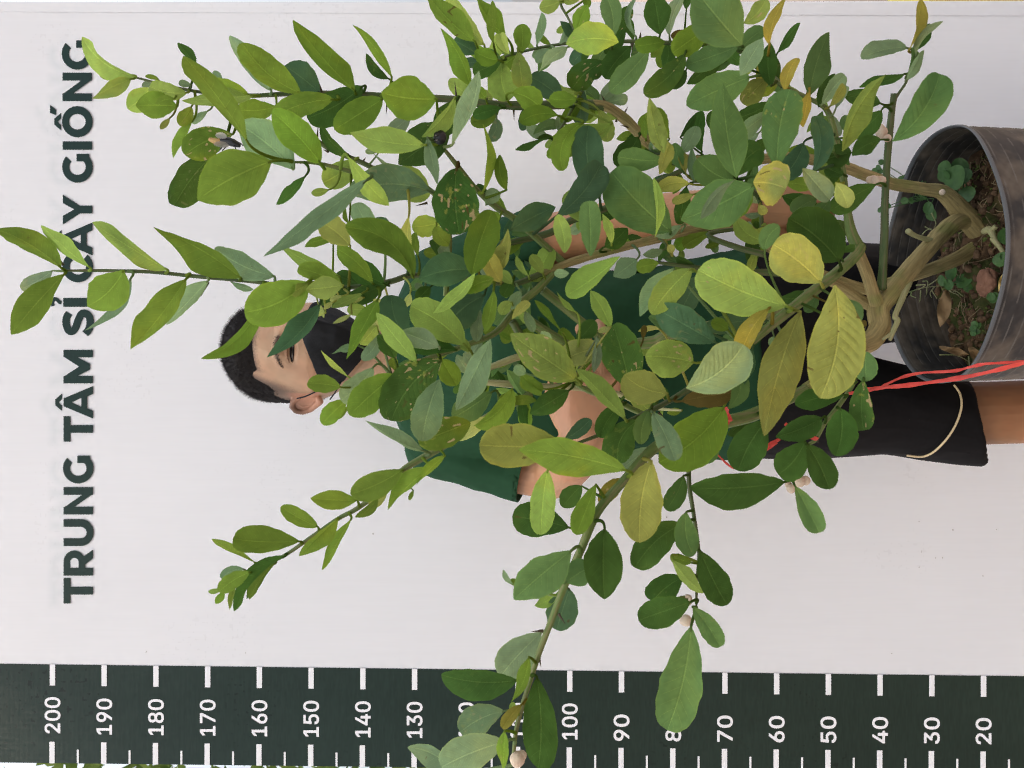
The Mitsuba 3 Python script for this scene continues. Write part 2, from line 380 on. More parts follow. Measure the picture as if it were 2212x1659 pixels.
for i in range(1500):
    a, r = rs.uniform(0, 2 * math.pi), math.sqrt(rs.uniform(0, 1)) * 0.9
    q = pot_point(a, r, 0)
    if meshkit.fbm(np.array([q[0], q[1], 3.0]) * 24, 2) < .5: continue
    q = on_soil(q[0], q[1], 0.0005); d = rs.normal(size=3) + [0, 0, 1.2]; d /= np.linalg.norm(d); s_ = np.cross(d, rs.normal(size=3)); s_ /= np.linalg.norm(s_)
    l, w = rs.uniform(.003, .009), rs.uniform(.0008, .0022); k = len(moss_v)
    moss_v += [q, q + d * l * .5 + s_ * w, q + d * l, q + d * l * .5 - s_ * w]; moss_f += [(k, k + 1, k + 2), (k, k + 2, k + 3)]
principled('mat_moss', mikit.proc(lambda p, n, uv: mixc((0.04, 0.075, 0.015), (0.15, 0.19, 0.05), n3(p.x * 130, p.y * 130, p.z * 90))), 0.7, 0.2)
add('plant_pot__moss', trimesh.Trimesh(moss_v, moss_f, process=False), 'mat_moss', kind='stuff')
# ------------------------------------------------------------------ the man behind the plant
def sst(a, b, x):
    t = np.clip((x - a) / (b - a), 0, 1); return t * t * (3 - 2 * t)
def R(px, D): return px * D / FOC
HC = P(658, 762, 1.235)                              # centre of the head
yaw, pitch, tilt = math.radians(24), math.radians(4), math.radians(-2)
def rot(ax, a):
    return trimesh.transformations.rotation_matrix(a, ax)[:3, :3]
RH = rot([0, 0, 1], yaw) @ rot([1, 0, 0], pitch) @ rot([0, 1, 0], tilt)
def head_world(v): return np.asarray(v) @ RH.T + HC

def sculpt():
    m = trimesh.creation.icosphere(6)
    d = m.vertices.copy()                            # unit directions; -y is the face
    q = np.sign(d) * np.abs(d) ** 0.93
    v = q * [0.073, 0.094, 0.113]
    x, y, z = v.T
    low = np.clip((-0.018 - z) / 0.09, 0, 1)
    front = np.clip(-y / 0.09, 0, 1)
    v[:, 0] *= 1 - 0.30 * low ** 1.1
    v[:, 1] = np.where(y > 0, y * (1 - 0.45 * low), y * (1 - 0.03 * low))
    v[:, 1] += 0.004 * front * low
    v[:, 0] *= 1 + 0.05 * np.exp(-((z - 0.05) / 0.05) ** 2) * np.clip(y / 0.06 + 0.4, 0, 1)
    v[:, 1] = np.where((v[:, 1] < -0.078), -0.078 + (v[:, 1] + 0.078) * 0.62, v[:, 1])   # flatter face
    def bump(c, s, a, dirn=(0, -1, 0)):
        nonlocal v
        w = np.exp(-(((v - c) / s) ** 2).sum(1))
        v = v + w[:, None] * a * np.asarray(dirn)
    for sx in (-1, 1):
        bump((sx * .033, -.084, .004), (.017, .03, .0095), -.0085)       # sockets
        bump((sx * .030, -.085, .0215), (.022, .03, .006), .0045)        # brow ridge
        bump((sx * .034, -.083, .0085), (.0135, .03, .0042), .0042)      # upper lid
        bump((sx * .034, -.083, -.0055), (.014, .03, .0045), .0026)      # lower lid
        bump((sx * .045, -.07, -.024), (.018, .03, .014), .004)          # cheek
        bump((sx * .066, -.045, .02), (.02, .03, .03), -.004, (sx, 0, 0))
    bump((0, -.088, .012), (.0085, .03, .012), .006)                     # nose bridge
    bump((0, -.09, -.008), (.0095, .03, .015), .012)
    bump((0, -.092, -.028), (.013, .03, .010), .018)
    bump((0, -.084, -.062), (.022, .03, .012), .006)
    bump((0, -.080, -.098), (.02, .03, .014), .008)                      # chin
    m.vertices = v
    return m
head = sculpt()
hv = head.vertices.copy()
az, rad = np.arctan2(hv[:, 0], -hv[:, 1]), np.hypot(hv[:, 0], hv[:, 1])
kf = np.abs(hv[:, 2]) < 0.112
FACE = LinearNDInterpolator(np.stack([az[kf], hv[kf, 2] * 18], 1), rad[kf])
def face_r(a, z):
    """The head's radius from its upright axis at azimuth a and height z."""
    return FACE(np.asarray(a, float), np.asarray(z, float) * 18)
def on_face(a, z, off=0.0):
    r = face_r(a, z) + off
    return np.stack([r * np.sin(a), -r * np.cos(a), z], -1)

def ear(sx):
    """Helix rim, antihelix, lobe and a hollow concha."""
    c = np.array([sx * .0715, .012, -.004])
    o = np.array([sx, .35, 0]); o /= np.linalg.norm(o)
    E_ = 0.74
    up, back = np.array([0, -.18, 1.0]), np.array([sx * .55, .85, 0.0]); up /= np.linalg.norm(up); back /= np.linalg.norm(back)
    def q(u, w, h=0): return c + E_ * (up * u + back * w + o * h)
    rim = [(q(-.002, -.004), .0042), (q(.014, .000, .003), .0045), (q(.026, .008, .006), .0046), (q(.029, .018, .008), .0044), (q(.022, .027, .010), .0042), (q(.008, .029, .010), .0042), (q(-.008, .024, .008), .0044), (q(-.020, .015, .005), .0052), (q(-.029, .007, .003), .0062), (q(-.027, .000, .001), .005)]
    anti = [(q(.017, .011, .004), .0034), (q(.006, .018, .006), .0036), (q(-.007, .016, .005), .0036), (q(-.016, .008, .004), .0036)]
    plate = Manifold.batch_hull([ball(q(.024, .006, -.002), .005), ball(q(.026, .016, .000), .004), ball(q(.018, .026, .002), .004), ball(q(.004, .028, .002), .004), ball(q(-.026, .004, -.003), .005), ball(q(.018, .010, -.002), .005), ball(q(.012, .020, .001), .005), ball(q(-.010, .016, -.001), .005), ball(q(-.022, .006, -.002), .005), ball(q(0, -.002, -.003), .005)])
    back_ = Manifold.batch_hull([ball(p - o * .006, .0036) for p, r in rim])
    return Manifold.batch_boolean([chain(rim, 14), chain(anti, 12), plate, back_], OpType.Add)
head_m = Manifold(m3.Mesh(vert_properties=np.asarray(head.vertices, np.float32), tri_verts=np.asarray(head.faces, np.uint32)))
heads = Manifold.batch_boolean([head_m, ear(-1), ear(1)], OpType.Add)
hm = tm(heads.refine_to_length(0.004)); hm.merge_vertices()
trimesh.smoothing.filter_taubin(hm, lamb=0.4, nu=0.42, iterations=4)
hloc = hm.vertices.copy()
hm.vertices = head_world(hm.vertices)

# limbs and trunk, joints as (point, radius)
neck = [(HC + RH @ [0, .02, -.06], .052), (P(868, 785, 1.27), .053), (P(940, 785, 1.29), .045)]
arm_r = [(P(955, 955, 1.255), .040), (P(1090, 1000, 1.235), .046), (P(1190, 1022, 1.215), .041), (P(1212, 1015, 1.18), .039), (P(1240, 985, 1.11), .037), (P(1259, 950, 1.06), .029), (P(1262, 930, 1.045), .0275)]
arm_l = [(P(950, 606, 1.275), .040), (P(1120, 535, 1.25), .045), (P(1300, 494, 1.245), .0405), (P(1370, 480, 1.24), .0395), (P(1460, 465, 1.225), .037), (P(1620, 442, 1.19), .027)]
leg_r = [(P(1750, 870, 1.24), .075), (P(2030, 897, 1.255), .056), (P(2110, 893, 1.262), .0515), (P(2230, 889, 1.27), .052), (P(2420, 885, 1.28), .042), (np.array([P(2420, 885, 1.28)[0], -.20, .0]), .036)]
leg_l = [(P(1750, 655, 1.24), .075), (P(2050, 640, 1.255), .056), (P(2110, 640, 1.262), .0515), (P(2230, 640, 1.27), .052), (P(2420, 640, 1.28), .042), (np.array([P(2420, 640, 1.28)[0], -.20, .0]), .036)]
def foot(j):
    a = np.array(j[-1][0])
    return Manifold.batch_hull([ball(a + [0, .03, -.065], .034), ball(a + [0, -.03, -.06], .038), ball(a, .036), ball(a + [-.02, -.15, -.082], .018), ball(a + [.025, -.15, -.08], .02)])

def hand(wrist, palm_dir, across, normal, s=1.0, curls=(1.0, 1.0, 1.0, 1.0)):
    """wrist point, direction to the knuckles, direction index to little finger, direction in which the fingers curl."""
    pd, ac, nm = (np.asarray(x, float) / np.linalg.norm(x) for x in (palm_dir, across, normal))
    parts = []
    K = []
    for i in range(4):
        o = (i - 1.5) * .0185 * s
        K.append(wrist + pd * (.080 - .003 * abs(i - 1.2)) * s + ac * o - nm * (.002 + .0015 * (i in (1, 2))))
    palm = [Manifold.batch_hull([ball(wrist, .0235 * s), ball(wrist + ac * .012 * s, .020 * s), ball(wrist - ac * .012 * s, .020 * s)] + [ball(k, .0105 * s) for k in K] + [ball(wrist + pd * .035 * s - ac * .028 * s + nm * .008, .014 * s)])]
    for i, k in enumerate(K):
        L = (.040, .044, .041, .033)[i] * s
        r = (.0088, .0090, .0085, .0078)[i] * s
        th = 0.0; p = k; js = [(k, r * 1.18)]
        for seg, (ln, bend) in enumerate(((L, 62), (L * .62, 78), (L * .5, 40))):
            th += math.radians(bend * curls[i])
            p = p + (pd * math.cos(th) + nm * math.sin(th) + ac * .04 * (i - 1.5)) * ln
            js.append((p, r * (1.06, .96, .84)[seg]))
        parts.append(chain(js, 16))
    t0 = wrist + pd * .022 * s - ac * .026 * s + nm * .010
    t1 = t0 + (pd * .75 - ac * .55 + nm * .55) * .034 * s
    t2 = t1 + (pd * .55 + ac * .25 + nm * .85) * .030 * s
    t3 = t2 + (pd * .25 + ac * .55 + nm * .60) * .024 * s
    parts.append(chain([(t0, .0155 * s), (t1, .0112 * s), (t2, .0105 * s), (t3, .0085 * s)], 16))
    return Manifold.batch_boolean(palm + parts, OpType.Add)
up_img, toward = np.array([1.0, 0, 0]), np.array([0, -1.0, 0])
hr = hand(P(1263, 945, 1.05), [1.0, -.30, -.10], [.12, .10, -1.0], [.25, .80, .05], 1.08, (.55, .50, .42, .36))
hl = hand(P(1630, 441, 1.19), [.06, -.15, -1.0], [.9, .3, .05], [-.3, .85, .0], .98, (.5, .5, .55, .6))
body_solid = Manifold.batch_boolean([chain(neck), chain(arm_r), chain(arm_l), chain(leg_r), chain(leg_l), foot(leg_r), foot(leg_l),
                                     Manifold.batch_hull([ball(P(960, 960, 1.26), .03), ball(P(960, 610, 1.28), .03), ball(P(1000, 850, 1.26), .05), ball(P(1000, 720, 1.26), .05), ball(P(1600, 830, 1.24), .075), ball(P(1600, 700, 1.24), .075)]),
                                     Manifold.batch_hull([ball(P(1600, 850, 1.24), .085), ball(P(1600, 690, 1.24), .085), ball(P(1760, 860, 1.24), .07), ball(P(1760, 665, 1.24), .07)])], OpType.Add)
bm = tm(body_solid.refine_to_length(0.011)); bm.merge_vertices(); trimesh.smoothing.filter_taubin(bm, lamb=.5, nu=.52, iterations=14)
hands = []
for h in (hr, hl):
    q = tm(h.refine_to_length(0.0032)); q.merge_vertices(); trimesh.smoothing.filter_taubin(q, lamb=.5, nu=.52, iterations=8); hands.append(q)
def man(m): return Manifold(m3.Mesh(vert_properties=np.asarray(m.vertices, np.float32), tri_verts=np.asarray(m.faces, np.uint32)))
whole = Manifold.batch_boolean([man(bm), man(hands[0]), man(hands[1]), man(hm)], OpType.Add)
body = tm(whole)
# skin tones per vertex: face paler, arms and legs browner, ears and knuckles redder, a fading stubble round the sideburns
bv = np.asarray(body.vertices)
loc = (bv - HC) @ RH
skin, tan_, red = np.array([0.46, 0.28, 0.175]), np.array([0.42, 0.225, 0.125]), np.array([0.56, 0.27, 0.19])
colr = np.tile(skin, (len(bv), 1))
isleg = bv[:, 2] < 0.75
colr[isleg] = np.array([0.30, 0.145, 0.07])
isarm = (~isleg) & (bv[:, 2] < 1.25)
colr[isarm] = np.array([0.43, 0.225, 0.125])
mott = meshkit.fbm(bv * 70, 3)[:, None] - .5
red_ = meshkit.fbm(bv * 28 + 7, 3)[:, None] - .5
colr = colr * (1 + .26 * mott) * (1 + red_ * np.array([.10, -.22, -.30]))
la, lz = np.degrees(np.arctan2(loc[:, 0], -loc[:, 1])), loc[:, 2]
inhead = (lz > -.13) & (np.linalg.norm(loc, axis=1) < .16)
earm = inhead & (np.abs(loc[:, 0]) > .070) & (loc[:, 1] > -.005) & (lz < .022) & (lz > -.05)
colr[earm] = colr[earm] * .35 + red * .65
def hairline(a):                                     # height of the hair's edge over the azimuth in degrees
    a = np.abs(a)
    return np.interp(a, [0, 20, 42, 52, 62, 72, 82, 96, 110, 130, 180], [.060, .060, .058, .052, .028, .004, -.012, -.004, -.030, -.055, -.065])
ov_ = lz - hairline(la) + .008 * (meshkit.noise(bv * 500) - .5); sd_ = sst(42, 56, np.abs(la))
fade = ((1 - sd_) * sst(-.010, .005, ov_) + sd_ * sst(-.006, .044, ov_)) * inhead
side = np.clip(np.abs(la) - 50, 0, 40) / 40
colr = colr * (1 - fade[:, None] * .80) + fade[:, None] * .80 * np.array([.035, .028, .024])
colr = colr * (1 - .16 * (sst(.014, .002, np.abs(lz - .003)) * sst(60, 40, np.abs(la)) * inhead)[:, None])      # browner lids
for sx in (-1, 1):
    t_ = (sx * la - 9.5) / 31
    zc = .0205 + .0055 * np.sin(np.pi * np.clip(t_ * .85 + .08, 0, 1)) - .003 * t_
    bw = np.exp(-((lz - zc) / (.0034 - .0012 * np.clip(t_, 0, 1))) ** 2) * sst(-.08, .08, t_) * sst(1.1, .8, t_) * inhead
    colr = colr * (1 - .72 * bw[:, None]) + .72 * bw[:, None] * np.array([.05, .035, .028])
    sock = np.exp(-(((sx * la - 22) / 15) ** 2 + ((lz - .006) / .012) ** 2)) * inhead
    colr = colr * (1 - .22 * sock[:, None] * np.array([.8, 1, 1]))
knuck = isarm & (np.linalg.norm(bv - P(1262, 872, 1.0), axis=1) < .06)
colr[knuck] = colr[knuck] * .75 + red * .25
def skinbump(p, n, uv): return 0.0005 * f3(p.x * 420, p.y * 420, p.z * 420) + 0.0007 * f3(p.x * 60, p.y * 60, p.z * 160)
scene['mat_skin'] = {'type': 'twosided', 'bsdf': {'type': 'bumpmap', 'arbitrary': mikit.proc(skinbump), 'scale': 1.0, 'bsdf': {'type': 'principled', 'base_color': {'type': 'mesh_attribute', 'name': 'vertex_color'}, 'roughness': 0.48, 'specular': 0.38}}}
add('person__body', body, 'mat_skin', smooth=True, color=np.clip(colr, 0, 1))
tag('person', 'man in a green polo shirt, black shorts and black face mask holding the bush', 'person')

# hair, a cap over the skull and short bristles standing out of it
cap = trimesh.creation.icosphere(6); cap.vertices = hv.copy()
ca, cz = np.degrees(az), hv[:, 2]
over = cz - hairline(ca) - .040 * sst(44, 66, np.abs(ca)) * np.clip((150 - np.abs(ca)) / 30, 0, 1)
thick = np.clip(over / (.022 + .03 * sst(50, 70, np.abs(ca))), -.2, 1) * (.0035 + .0100 * sst(.03, .085, cz)) - .0008
nrm = cap.vertex_normals
cv = hv + nrm * (thick + .0022 * (meshkit.noise(hv * 320) - .5) * sst(0, .02, over))[:, None]
keep = (over[cap.faces] > -.006).all(1)
cap = trimesh.Trimesh(head_world(cv), cap.faces[keep], process=False); cap.remove_unreferenced_vertices()
def hairc(p, n, uv): return mixc((0.004, 0.0035, 0.004), (0.016, 0.013, 0.012), f3(p.x * 900, p.y * 900, p.z * 220))
principled('mat_hair', mikit.proc(hairc), 0.6, 0.12, bump=lambda p, n, uv: 0.0012 * f3(p.x * 700, p.y * 700, p.z * 250))
add('person__hair', cap, 'mat_hair', smooth=True)
cand = np.where(over > .001)[0]
rb = np.random.default_rng(5); pick = rb.choice(cand, 9000)
bvv, bff = [], []
for i in pick:
    t = thick[i]; top = sst(.02, .09, cz[i])
    d = nrm[i] * 1.0 + rb.normal(0, .28, 3) + np.array([0, -.25, .1]) * top; d /= np.linalg.norm(d)
    if rb.random() > .45 + .55 * sst(0, .02, over[i]): continue
    p0 = hv[i] + nrm[i] * max(t - .002, 0); l = .0025 + .0060 * top * rb.uniform(.6, 1.2)
    s = np.cross(d, [.3, .5, .8]); s /= np.linalg.norm(s); k = len(bvv)
    bvv += [p0 - s * .0003, p0 + s * .0003, p0 + d * l]; bff.append((k, k + 1, k + 2))
add('person__hair_bristle', trimesh.Trimesh(head_world(bvv), bff, process=False), 'mat_hair', kind='stuff')

# eyes, brows
principled('mat_brow', (0.06, 0.042, 0.034), 0.6, 0.3)
principled('mat_eye', {'type': 'mesh_attribute', 'name': 'vertex_color'}, 0.12, 0.6)
def face_patch(outline_a, z_lo, z_hi, off, n=28, mth=7):
    a = np.linspace(outline_a[0], outline_a[1], n); v, f = [], []
    for i, x in enumerate(a):
        for j in range(mth):
            z = z_lo(i / (n - 1)) + (z_hi(i / (n - 1)) - z_lo(i / (n - 1))) * j / (mth - 1)
            v.append((x, z))
    v = np.array(v); w = on_face(v[:, 0], v[:, 1], off)
    for i in range(n - 1):
        for j in range(mth - 1):
            q = i * mth + j
            f += [(q, q + mth, q + mth + 1), (q, q + mth + 1, q + 1)]
    return w, np.array(f), v
for sx in (-1, 1):
    lid = lambda t: .0012 + .0029 * math.sin(math.pi * min(t * 1.02, 1)) ** .7 + .001 * t
    low = lambda t: .0012 - .0014 * math.sin(math.pi * t) ** .8 + .001 * t
    a0, a1 = sx * math.radians(13.5), sx * math.radians(35)
    w, f, q = face_patch((a0, a1), low, lid, .0012)
    t = (q[:, 0] - a0) / (a1 - a0)
    iris = np.exp(-(((t - .48) / .19) ** 4 + ((q[:, 1] - .0022) / .0052) ** 4))[:, None]
    c = np.array([.22, .18, .16]) * (1 - iris) + iris * np.array([.012, .008, .006])
    add('person__eye', trimesh.Trimesh(head_world(w), f, process=False), 'mat_eye', smooth=True, color=c)
    s = np.linspace(0, 1, 20); aa = a0 + (a1 - a0) * (s * 1.10 - .04)
    top = on_face(aa, np.array([lid(min(max(x, 0), 1)) for x in s]), .0022)
    bot = on_face(aa[1:-1], np.array([low(min(max(x, 0), 1)) for x in s[1:-1]]), .0014)
    add('person__eyelash', cat([tmesh(head_world(top), .0003 + .0008 * np.sin(np.pi * s) ** .5, sides=6), tmesh(head_world(bot), .0005, sides=5)]), 'mat_hair', smooth=True)
    crease = on_face(aa, np.array([lid(min(max(x, 0), 1)) + .0048 for x in s]), .0004)
    add('person__eyelid_crease', tmesh(head_world(crease), .0004 + .0004 * np.sin(np.pi * s), sides=5), 'mat_crease' if 'mat_crease' in scene else (principled('mat_crease', (.20, .105, .065), .7, .2) or 'mat_crease'), smooth=True)
    hairs_v, hairs_f = [], []
    for i in range(260):
        t = rb.uniform(0, 1); aa_ = sx * math.radians(9.5 + 31 * t)
        z = .0195 + .0065 * math.sin(math.pi * (t * .85 + .08)) - .003 * t + rb.normal(0, .0030 * (1 - .45 * t))
        p0 = on_face(np.array([aa_]), np.array([z]), .0003)[0]
        d = np.array([sx * (.5 + .5 * t), -.25, .75 - 1.0 * t]) + rb.normal(0, .15, 3); d /= np.linalg.norm(d)
        o = np.cross(d, [0, -1, .1]); o /= np.linalg.norm(o); k = len(hairs_v); l = rb.uniform(.003, .0065)
        hairs_v += [p0 - o * .00028, p0 + o * .00028, p0 + d * l]; hairs_f.append((k, k + 1, k + 2))
    add('person__eyebrow', trimesh.Trimesh(head_world(hairs_v), hairs_f, process=False), 'mat_brow')

# the face mask: a folded black cloth over nose, mouth and chin, with loops to the ears
na, nv = 81, 45
A = np.radians(np.linspace(-80, 80, na)); S = np.linspace(0, 1, nv)
deg = np.abs(np.degrees(A))
ztop = np.interp(deg, [0, 8, 16, 26, 36, 50, 66, 80], [-.010, -.011, -.0155, -.022, -.0275, -.031, -.031, -.026])
zbot = np.interp(deg, [0, 15, 30, 45, 60, 80], [-.109, -.108, -.102, -.092, -.080, -.066])
Z = ztop[:, None] + (zbot - ztop)[:, None] * S[None]
AA = np.repeat(A[:, None], nv, 1)
rr = face_r(AA.ravel(), np.clip(Z, -.109, .1).ravel()).reshape(na, nv)
rr = np.where(np.isnan(rr), np.nanmin(rr), rr)
hull_r = rr.copy()
for i in range(na):                                  # cloth spans the hollows: at least the straight line from edge to ridge
    k = np.arange(nv)
    for _ in range(60):
        hull_r[i, 1:-1] = np.maximum(hull_r[i, 1:-1], .5 * (hull_r[i, :-2] + hull_r[i, 2:]))
rr = np.maximum(rr, hull_r) + .0028 + .0018 * np.sin(np.pi * S)[None]
ridge = np.exp(-(np.degrees(AA) / 5.0) ** 2) * np.sin(np.pi * np.clip(S * .9 + .05, 0, 1))[None]
rr += .0028 * ridge
fold = meshkit.fbm(np.stack([AA * 6, Z * 50, 0 * Z], -1), 3) - .5
wr = np.exp(-((np.degrees(AA) / 16) ** 2)) * np.exp(-((S[None] - .35) / .25) ** 2)
rr += .0035 * fold + .0008 * np.sin(np.degrees(AA) * .75 + 3 * S[None]) * wr
mv = np.stack([rr * np.sin(AA), -rr * np.cos(AA), Z], -1).reshape(-1, 3)
ins = np.stack([(rr - .0015) * np.sin(AA), -(rr - .0015) * np.cos(AA), Z], -1).reshape(-1, 3)
mf = []
def grid_faces(o, flip):
    out = []
    for i in range(na - 1):
        for j in range(nv - 1):
            q = o + i * nv + j
            t = [(q, q + 1, q + nv + 1), (q, q + nv + 1, q + nv)]
            out += [x[::-1] for x in t] if flip else t
    return out
N0 = na * nv
mf = grid_faces(0, False) + grid_faces(N0, True)
for i in range(na - 1):
    for j in (0, nv - 1):
        a, b = i * nv + j, (i + 1) * nv + j
        mf += [(a, b, b + N0), (a, b + N0, a + N0)]
mask = trimesh.Trimesh(head_world(np.vstack([mv, ins])), mf, process=False)
def twill(p, n, uv):
    return mi.Color3f(0.017, 0.019, 0.023) * (0.75 + 0.5 * (0.5 + 0.5 * dr.sin((p.x + p.z) * 3800)))
principled('mat_mask', mikit.proc(twill), 0.75, 0.25, sheen=0.15, bump=lambda p, n, uv: 0.0002 * dr.sin((p.x + p.z) * 3800) + 0.0006 * f3(p.x * 90, p.y * 90, p.z * 90))
add('person__face_mask', mask, 'mat_mask', smooth=60)
for sx in (-1, 1):
    p0 = on_face(np.array([sx * math.radians(78)]), np.array([-.030]), .004)[0]
    p1 = np.array([sx * .076, .010, .010]); pm = (p0 + p1) / 2 + [sx * .003, 0, .002]
    q0 = on_face(np.array([sx * math.radians(78)]), np.array([-.062]), .004)[0]; q1 = np.array([sx * .074, .018, -.042])
    add('person__mask_loop', cat([tmesh(head_world(catmull([p0, pm, p1], 8)), .0011, sides=8), tmesh(head_world(catmull([q0, (q0 + q1) / 2 + [sx * .002, 0, 0], q1], 8)), .0011, sides=8)]), 'mat_mask', smooth=True)

# polo shirt
def cloth_noise(m, amp, fr, seed=0, aniso=(1, 1, 1)):
    v = m.vertices; nn = m.vertex_normals
    m.vertices = v + nn * (amp * (meshkit.fbm(v * fr * np.array(aniso) + seed, 3) - .5) * 2)[:, None]
    return m
torso = Manifold.batch_boolean([
    Manifold.batch_hull([ball(P(958, 950, 1.25), .056), ball(P(955, 615, 1.27), .056), ball(P(905, 830, 1.27), .062), ball(P(905, 740, 1.27), .062), ball(P(1110, 868, 1.225), .098), ball(P(1110, 705, 1.225), .098)]),
    Manifold.batch_hull([ball(P(1110, 868, 1.225), .098), ball(P(1110, 705, 1.225), .098), ball(P(1400, 842, 1.22), .098), ball(P(1400, 712, 1.22), .098)]),
    Manifold.batch_hull([ball(P(1400, 842, 1.22), .098), ball(P(1400, 712, 1.22), .098), ball(P(1640, 850, 1.225), .102), ball(P(1640, 672, 1.225), .106)])], OpType.Add)
sl_r = chain([(P(955, 958, 1.25), .058), (P(1060, 992, 1.238), .057), (P(1132, 1008, 1.225), .058), (P(1220, 1030, 1.21), .060)])
sl_l = chain([(P(950, 606, 1.27), .058), (P(1060, 560, 1.26), .057), (P(1150, 528, 1.25), .056), (P(1240, 505, 1.24), .058)])
def cut_below(man_, p, nrm_): return man_.trim_by_plane([float(x) for x in nrm_], float(np.dot(p, nrm_)))
dr_ = P(960, 958, 1.25) - P(1132, 1006, 1.225); dr_ /= np.linalg.norm(dr_)
dl_ = P(950, 606, 1.27) - P(1150, 528, 1.25); dl_ /= np.linalg.norm(dl_)
sl_r, sl_l = cut_below(sl_r, P(1136, 1006, 1.225), dr_), cut_below(sl_l, P(1166, 522, 1.25), dl_)
in_r = chain([(P(1080, 995, 1.238), .050), (P(1145, 1009, 1.225), .0535), (P(1260, 1034, 1.21), .055)])
in_l = chain([(P(1090, 550, 1.258), .050), (P(1175, 520, 1.25), .0525), (P(1270, 495, 1.24), .054)])
collar_cut = chain([(HC + RH @ [0, .03, -.09], .058), (P(862, 785, 1.262), .058), (P(905, 785, 1.235), .045)])
shirt = Manifold.batch_boolean([torso, sl_r, sl_l], OpType.Add) - in_r - in_l - collar_cut
shirt = shirt.trim_by_plane([0.0, 0.0, 1.0], float(P(1646, 800, 1.12)[2]))
sm = tm(shirt.refine_to_length(0.008)); sm.merge_vertices(); trimesh.smoothing.filter_taubin(sm, lamb=.5, nu=.52, iterations=12)
sm = cloth_noise(sm, .012, 7, 3, (1, 1, .5)); sm = cloth_noise(sm, .010, 17, 21, (1.2, 1, .45)); sm = cloth_noise(sm, .003, 34, 8, (1, 1, .6))
def knit(base):
    b = np.array(base)
    def fn(p, n, uv):
        return mi.Color3f(*base) * (0.75 + 0.25 * (0.5 + 0.5 * dr.sin(p.x * 2400) * dr.sin(p.z * 2400)) + 0.25 * f3(p.x * 200, p.y * 200, p.z * 200))
    return fn
principled('mat_shirt', mikit.proc(knit((0.012, 0.052, 0.022))), 0.8, 0.2, sheen=0.12, bump=lambda p, n, uv: 0.0004 * dr.sin(p.x * 2400) * dr.sin(p.z * 2400) + 0.0012 * f3(p.x * 45, p.y * 45, p.z * 25))
add('person__shirt', sm, 'mat_shirt', smooth=50)
# ribbed sleeve bands and collar
def ringtube(c, axis, r, rad, n=48, flat=1.0, w=0.02):
    axis = axis / np.linalg.norm(axis); u = np.cross(axis, [0.2, 1, .1]); u /= np.linalg.norm(u); q = np.cross(axis, u)
    v, f = [], []
    prof_ = [(0, 0), (0, w), (.003, w), (.003, 0)]
    for k in range(n):
        a = 2 * math.pi * k / n
        for dr2, h in prof_:
            v.append(c + (u * math.cos(a) + q * math.sin(a)) * (r + dr2) + axis * h)
    for k in range(n):
        for j in range(4):
            a, b, c2, d2 = k * 4 + j, k * 4 + (j + 1) % 4, ((k + 1) % n) * 4 + (j + 1) % 4, ((k + 1) % n) * 4 + j
            f += [(a, b, c2), (a, c2, d2)]
    m = trimesh.Trimesh(v, f, process=False); m.fix_normals(); return m
add('person__sleeve_band', ringtube(P(1139, 1007, 1.225), dr_, .0565, 0, w=.024), 'mat_shirt', smooth=30)
add('person__sleeve_band', ringtube(P(1168, 522, 1.25), dl_, .0550, 0, w=.024), 'mat_shirt', smooth=30)
cv_, cf_ = [], []
for k in range(64):
    a = 2 * math.pi * k / 64 - math.pi / 2
    open_ = max(0, -math.sin(a)) ** 6
    base = P(856, 785, 1.262) + np.array([0.066 * math.cos(a), .060 * math.sin(a), -.030 * max(0, -math.sin(a)) + .012 * math.sin(a)])
    outd = np.array([math.cos(a), math.sin(a), 0])
    for dr2, h in ((-.006, 0.0), (-.008, .028), (-.004, .033), (.004, .026), (.014, -.012 - .012 * open_), (.010, -.013 - .012 * open_)):
        cv_.append(base + outd * dr2 + [0, 0, h])
for k in range(64):
    for j in range(5):
        a, b, c2, d2 = k * 6 + j, k * 6 + j + 1, ((k + 1) % 64) * 6 + j + 1, ((k + 1) % 64) * 6 + j
        cf_ += [(a, b, c2), (a, c2, d2)]
add('person__collar', trimesh.Trimesh(cv_, cf_, process=False), 'mat_shirt', smooth=50)

# shorts with a pale piping that curves round the hem
sh_r = [(P(1600, 850, 1.225), .100), (P(1700, 862, 1.228), .094), (P(1900, 880, 1.245), .078), (P(2060, 906, 1.26), .071), (P(2200, 915, 1.268), .071)]
sh_l = [(P(1600, 690, 1.225), .100), (P(1700, 655, 1.228), .096), (P(1900, 636, 1.245), .080), (P(2060, 630, 1.26), .073), (P(2200, 630, 1.268), .072)]
hemn = np.array([-.16, .45, 1.0]); hemn /= np.linalg.norm(hemn)
s1 = cut_below(chain(sh_r, 32), P(2118, 890, 1.19), hemn); s2 = cut_below(chain(sh_l, 32), P(2110, 640, 1.19), [0, .3, 1.0])
i1 = chain([(P(2040, 904, 1.26), .058), (P(2090, 908, 1.262), .066), (P(2260, 915, 1.27), .067)]); i2 = chain([(P(2040, 632, 1.26), .058), (P(2090, 630, 1.262), .067), (P(2260, 630, 1.27), .068)])
hip = Manifold.batch_hull([ball(P(1600, 850, 1.225), .10), ball(P(1600, 690, 1.225), .10), ball(P(1720, 840, 1.23), .085), ball(P(1720, 680, 1.23), .085)])
shorts = (s1 - i1) + (s2 - i2) + hip
so = tm(shorts.refine_to_length(0.008)); so.merge_vertices(); trimesh.smoothing.filter_taubin(so, lamb=.5, nu=.52, iterations=10)
so = cloth_noise(so, .007, 8, 13, (1, 1, .5)); so = cloth_noise(so, .0045, 20, 5, (1, 1, .3))
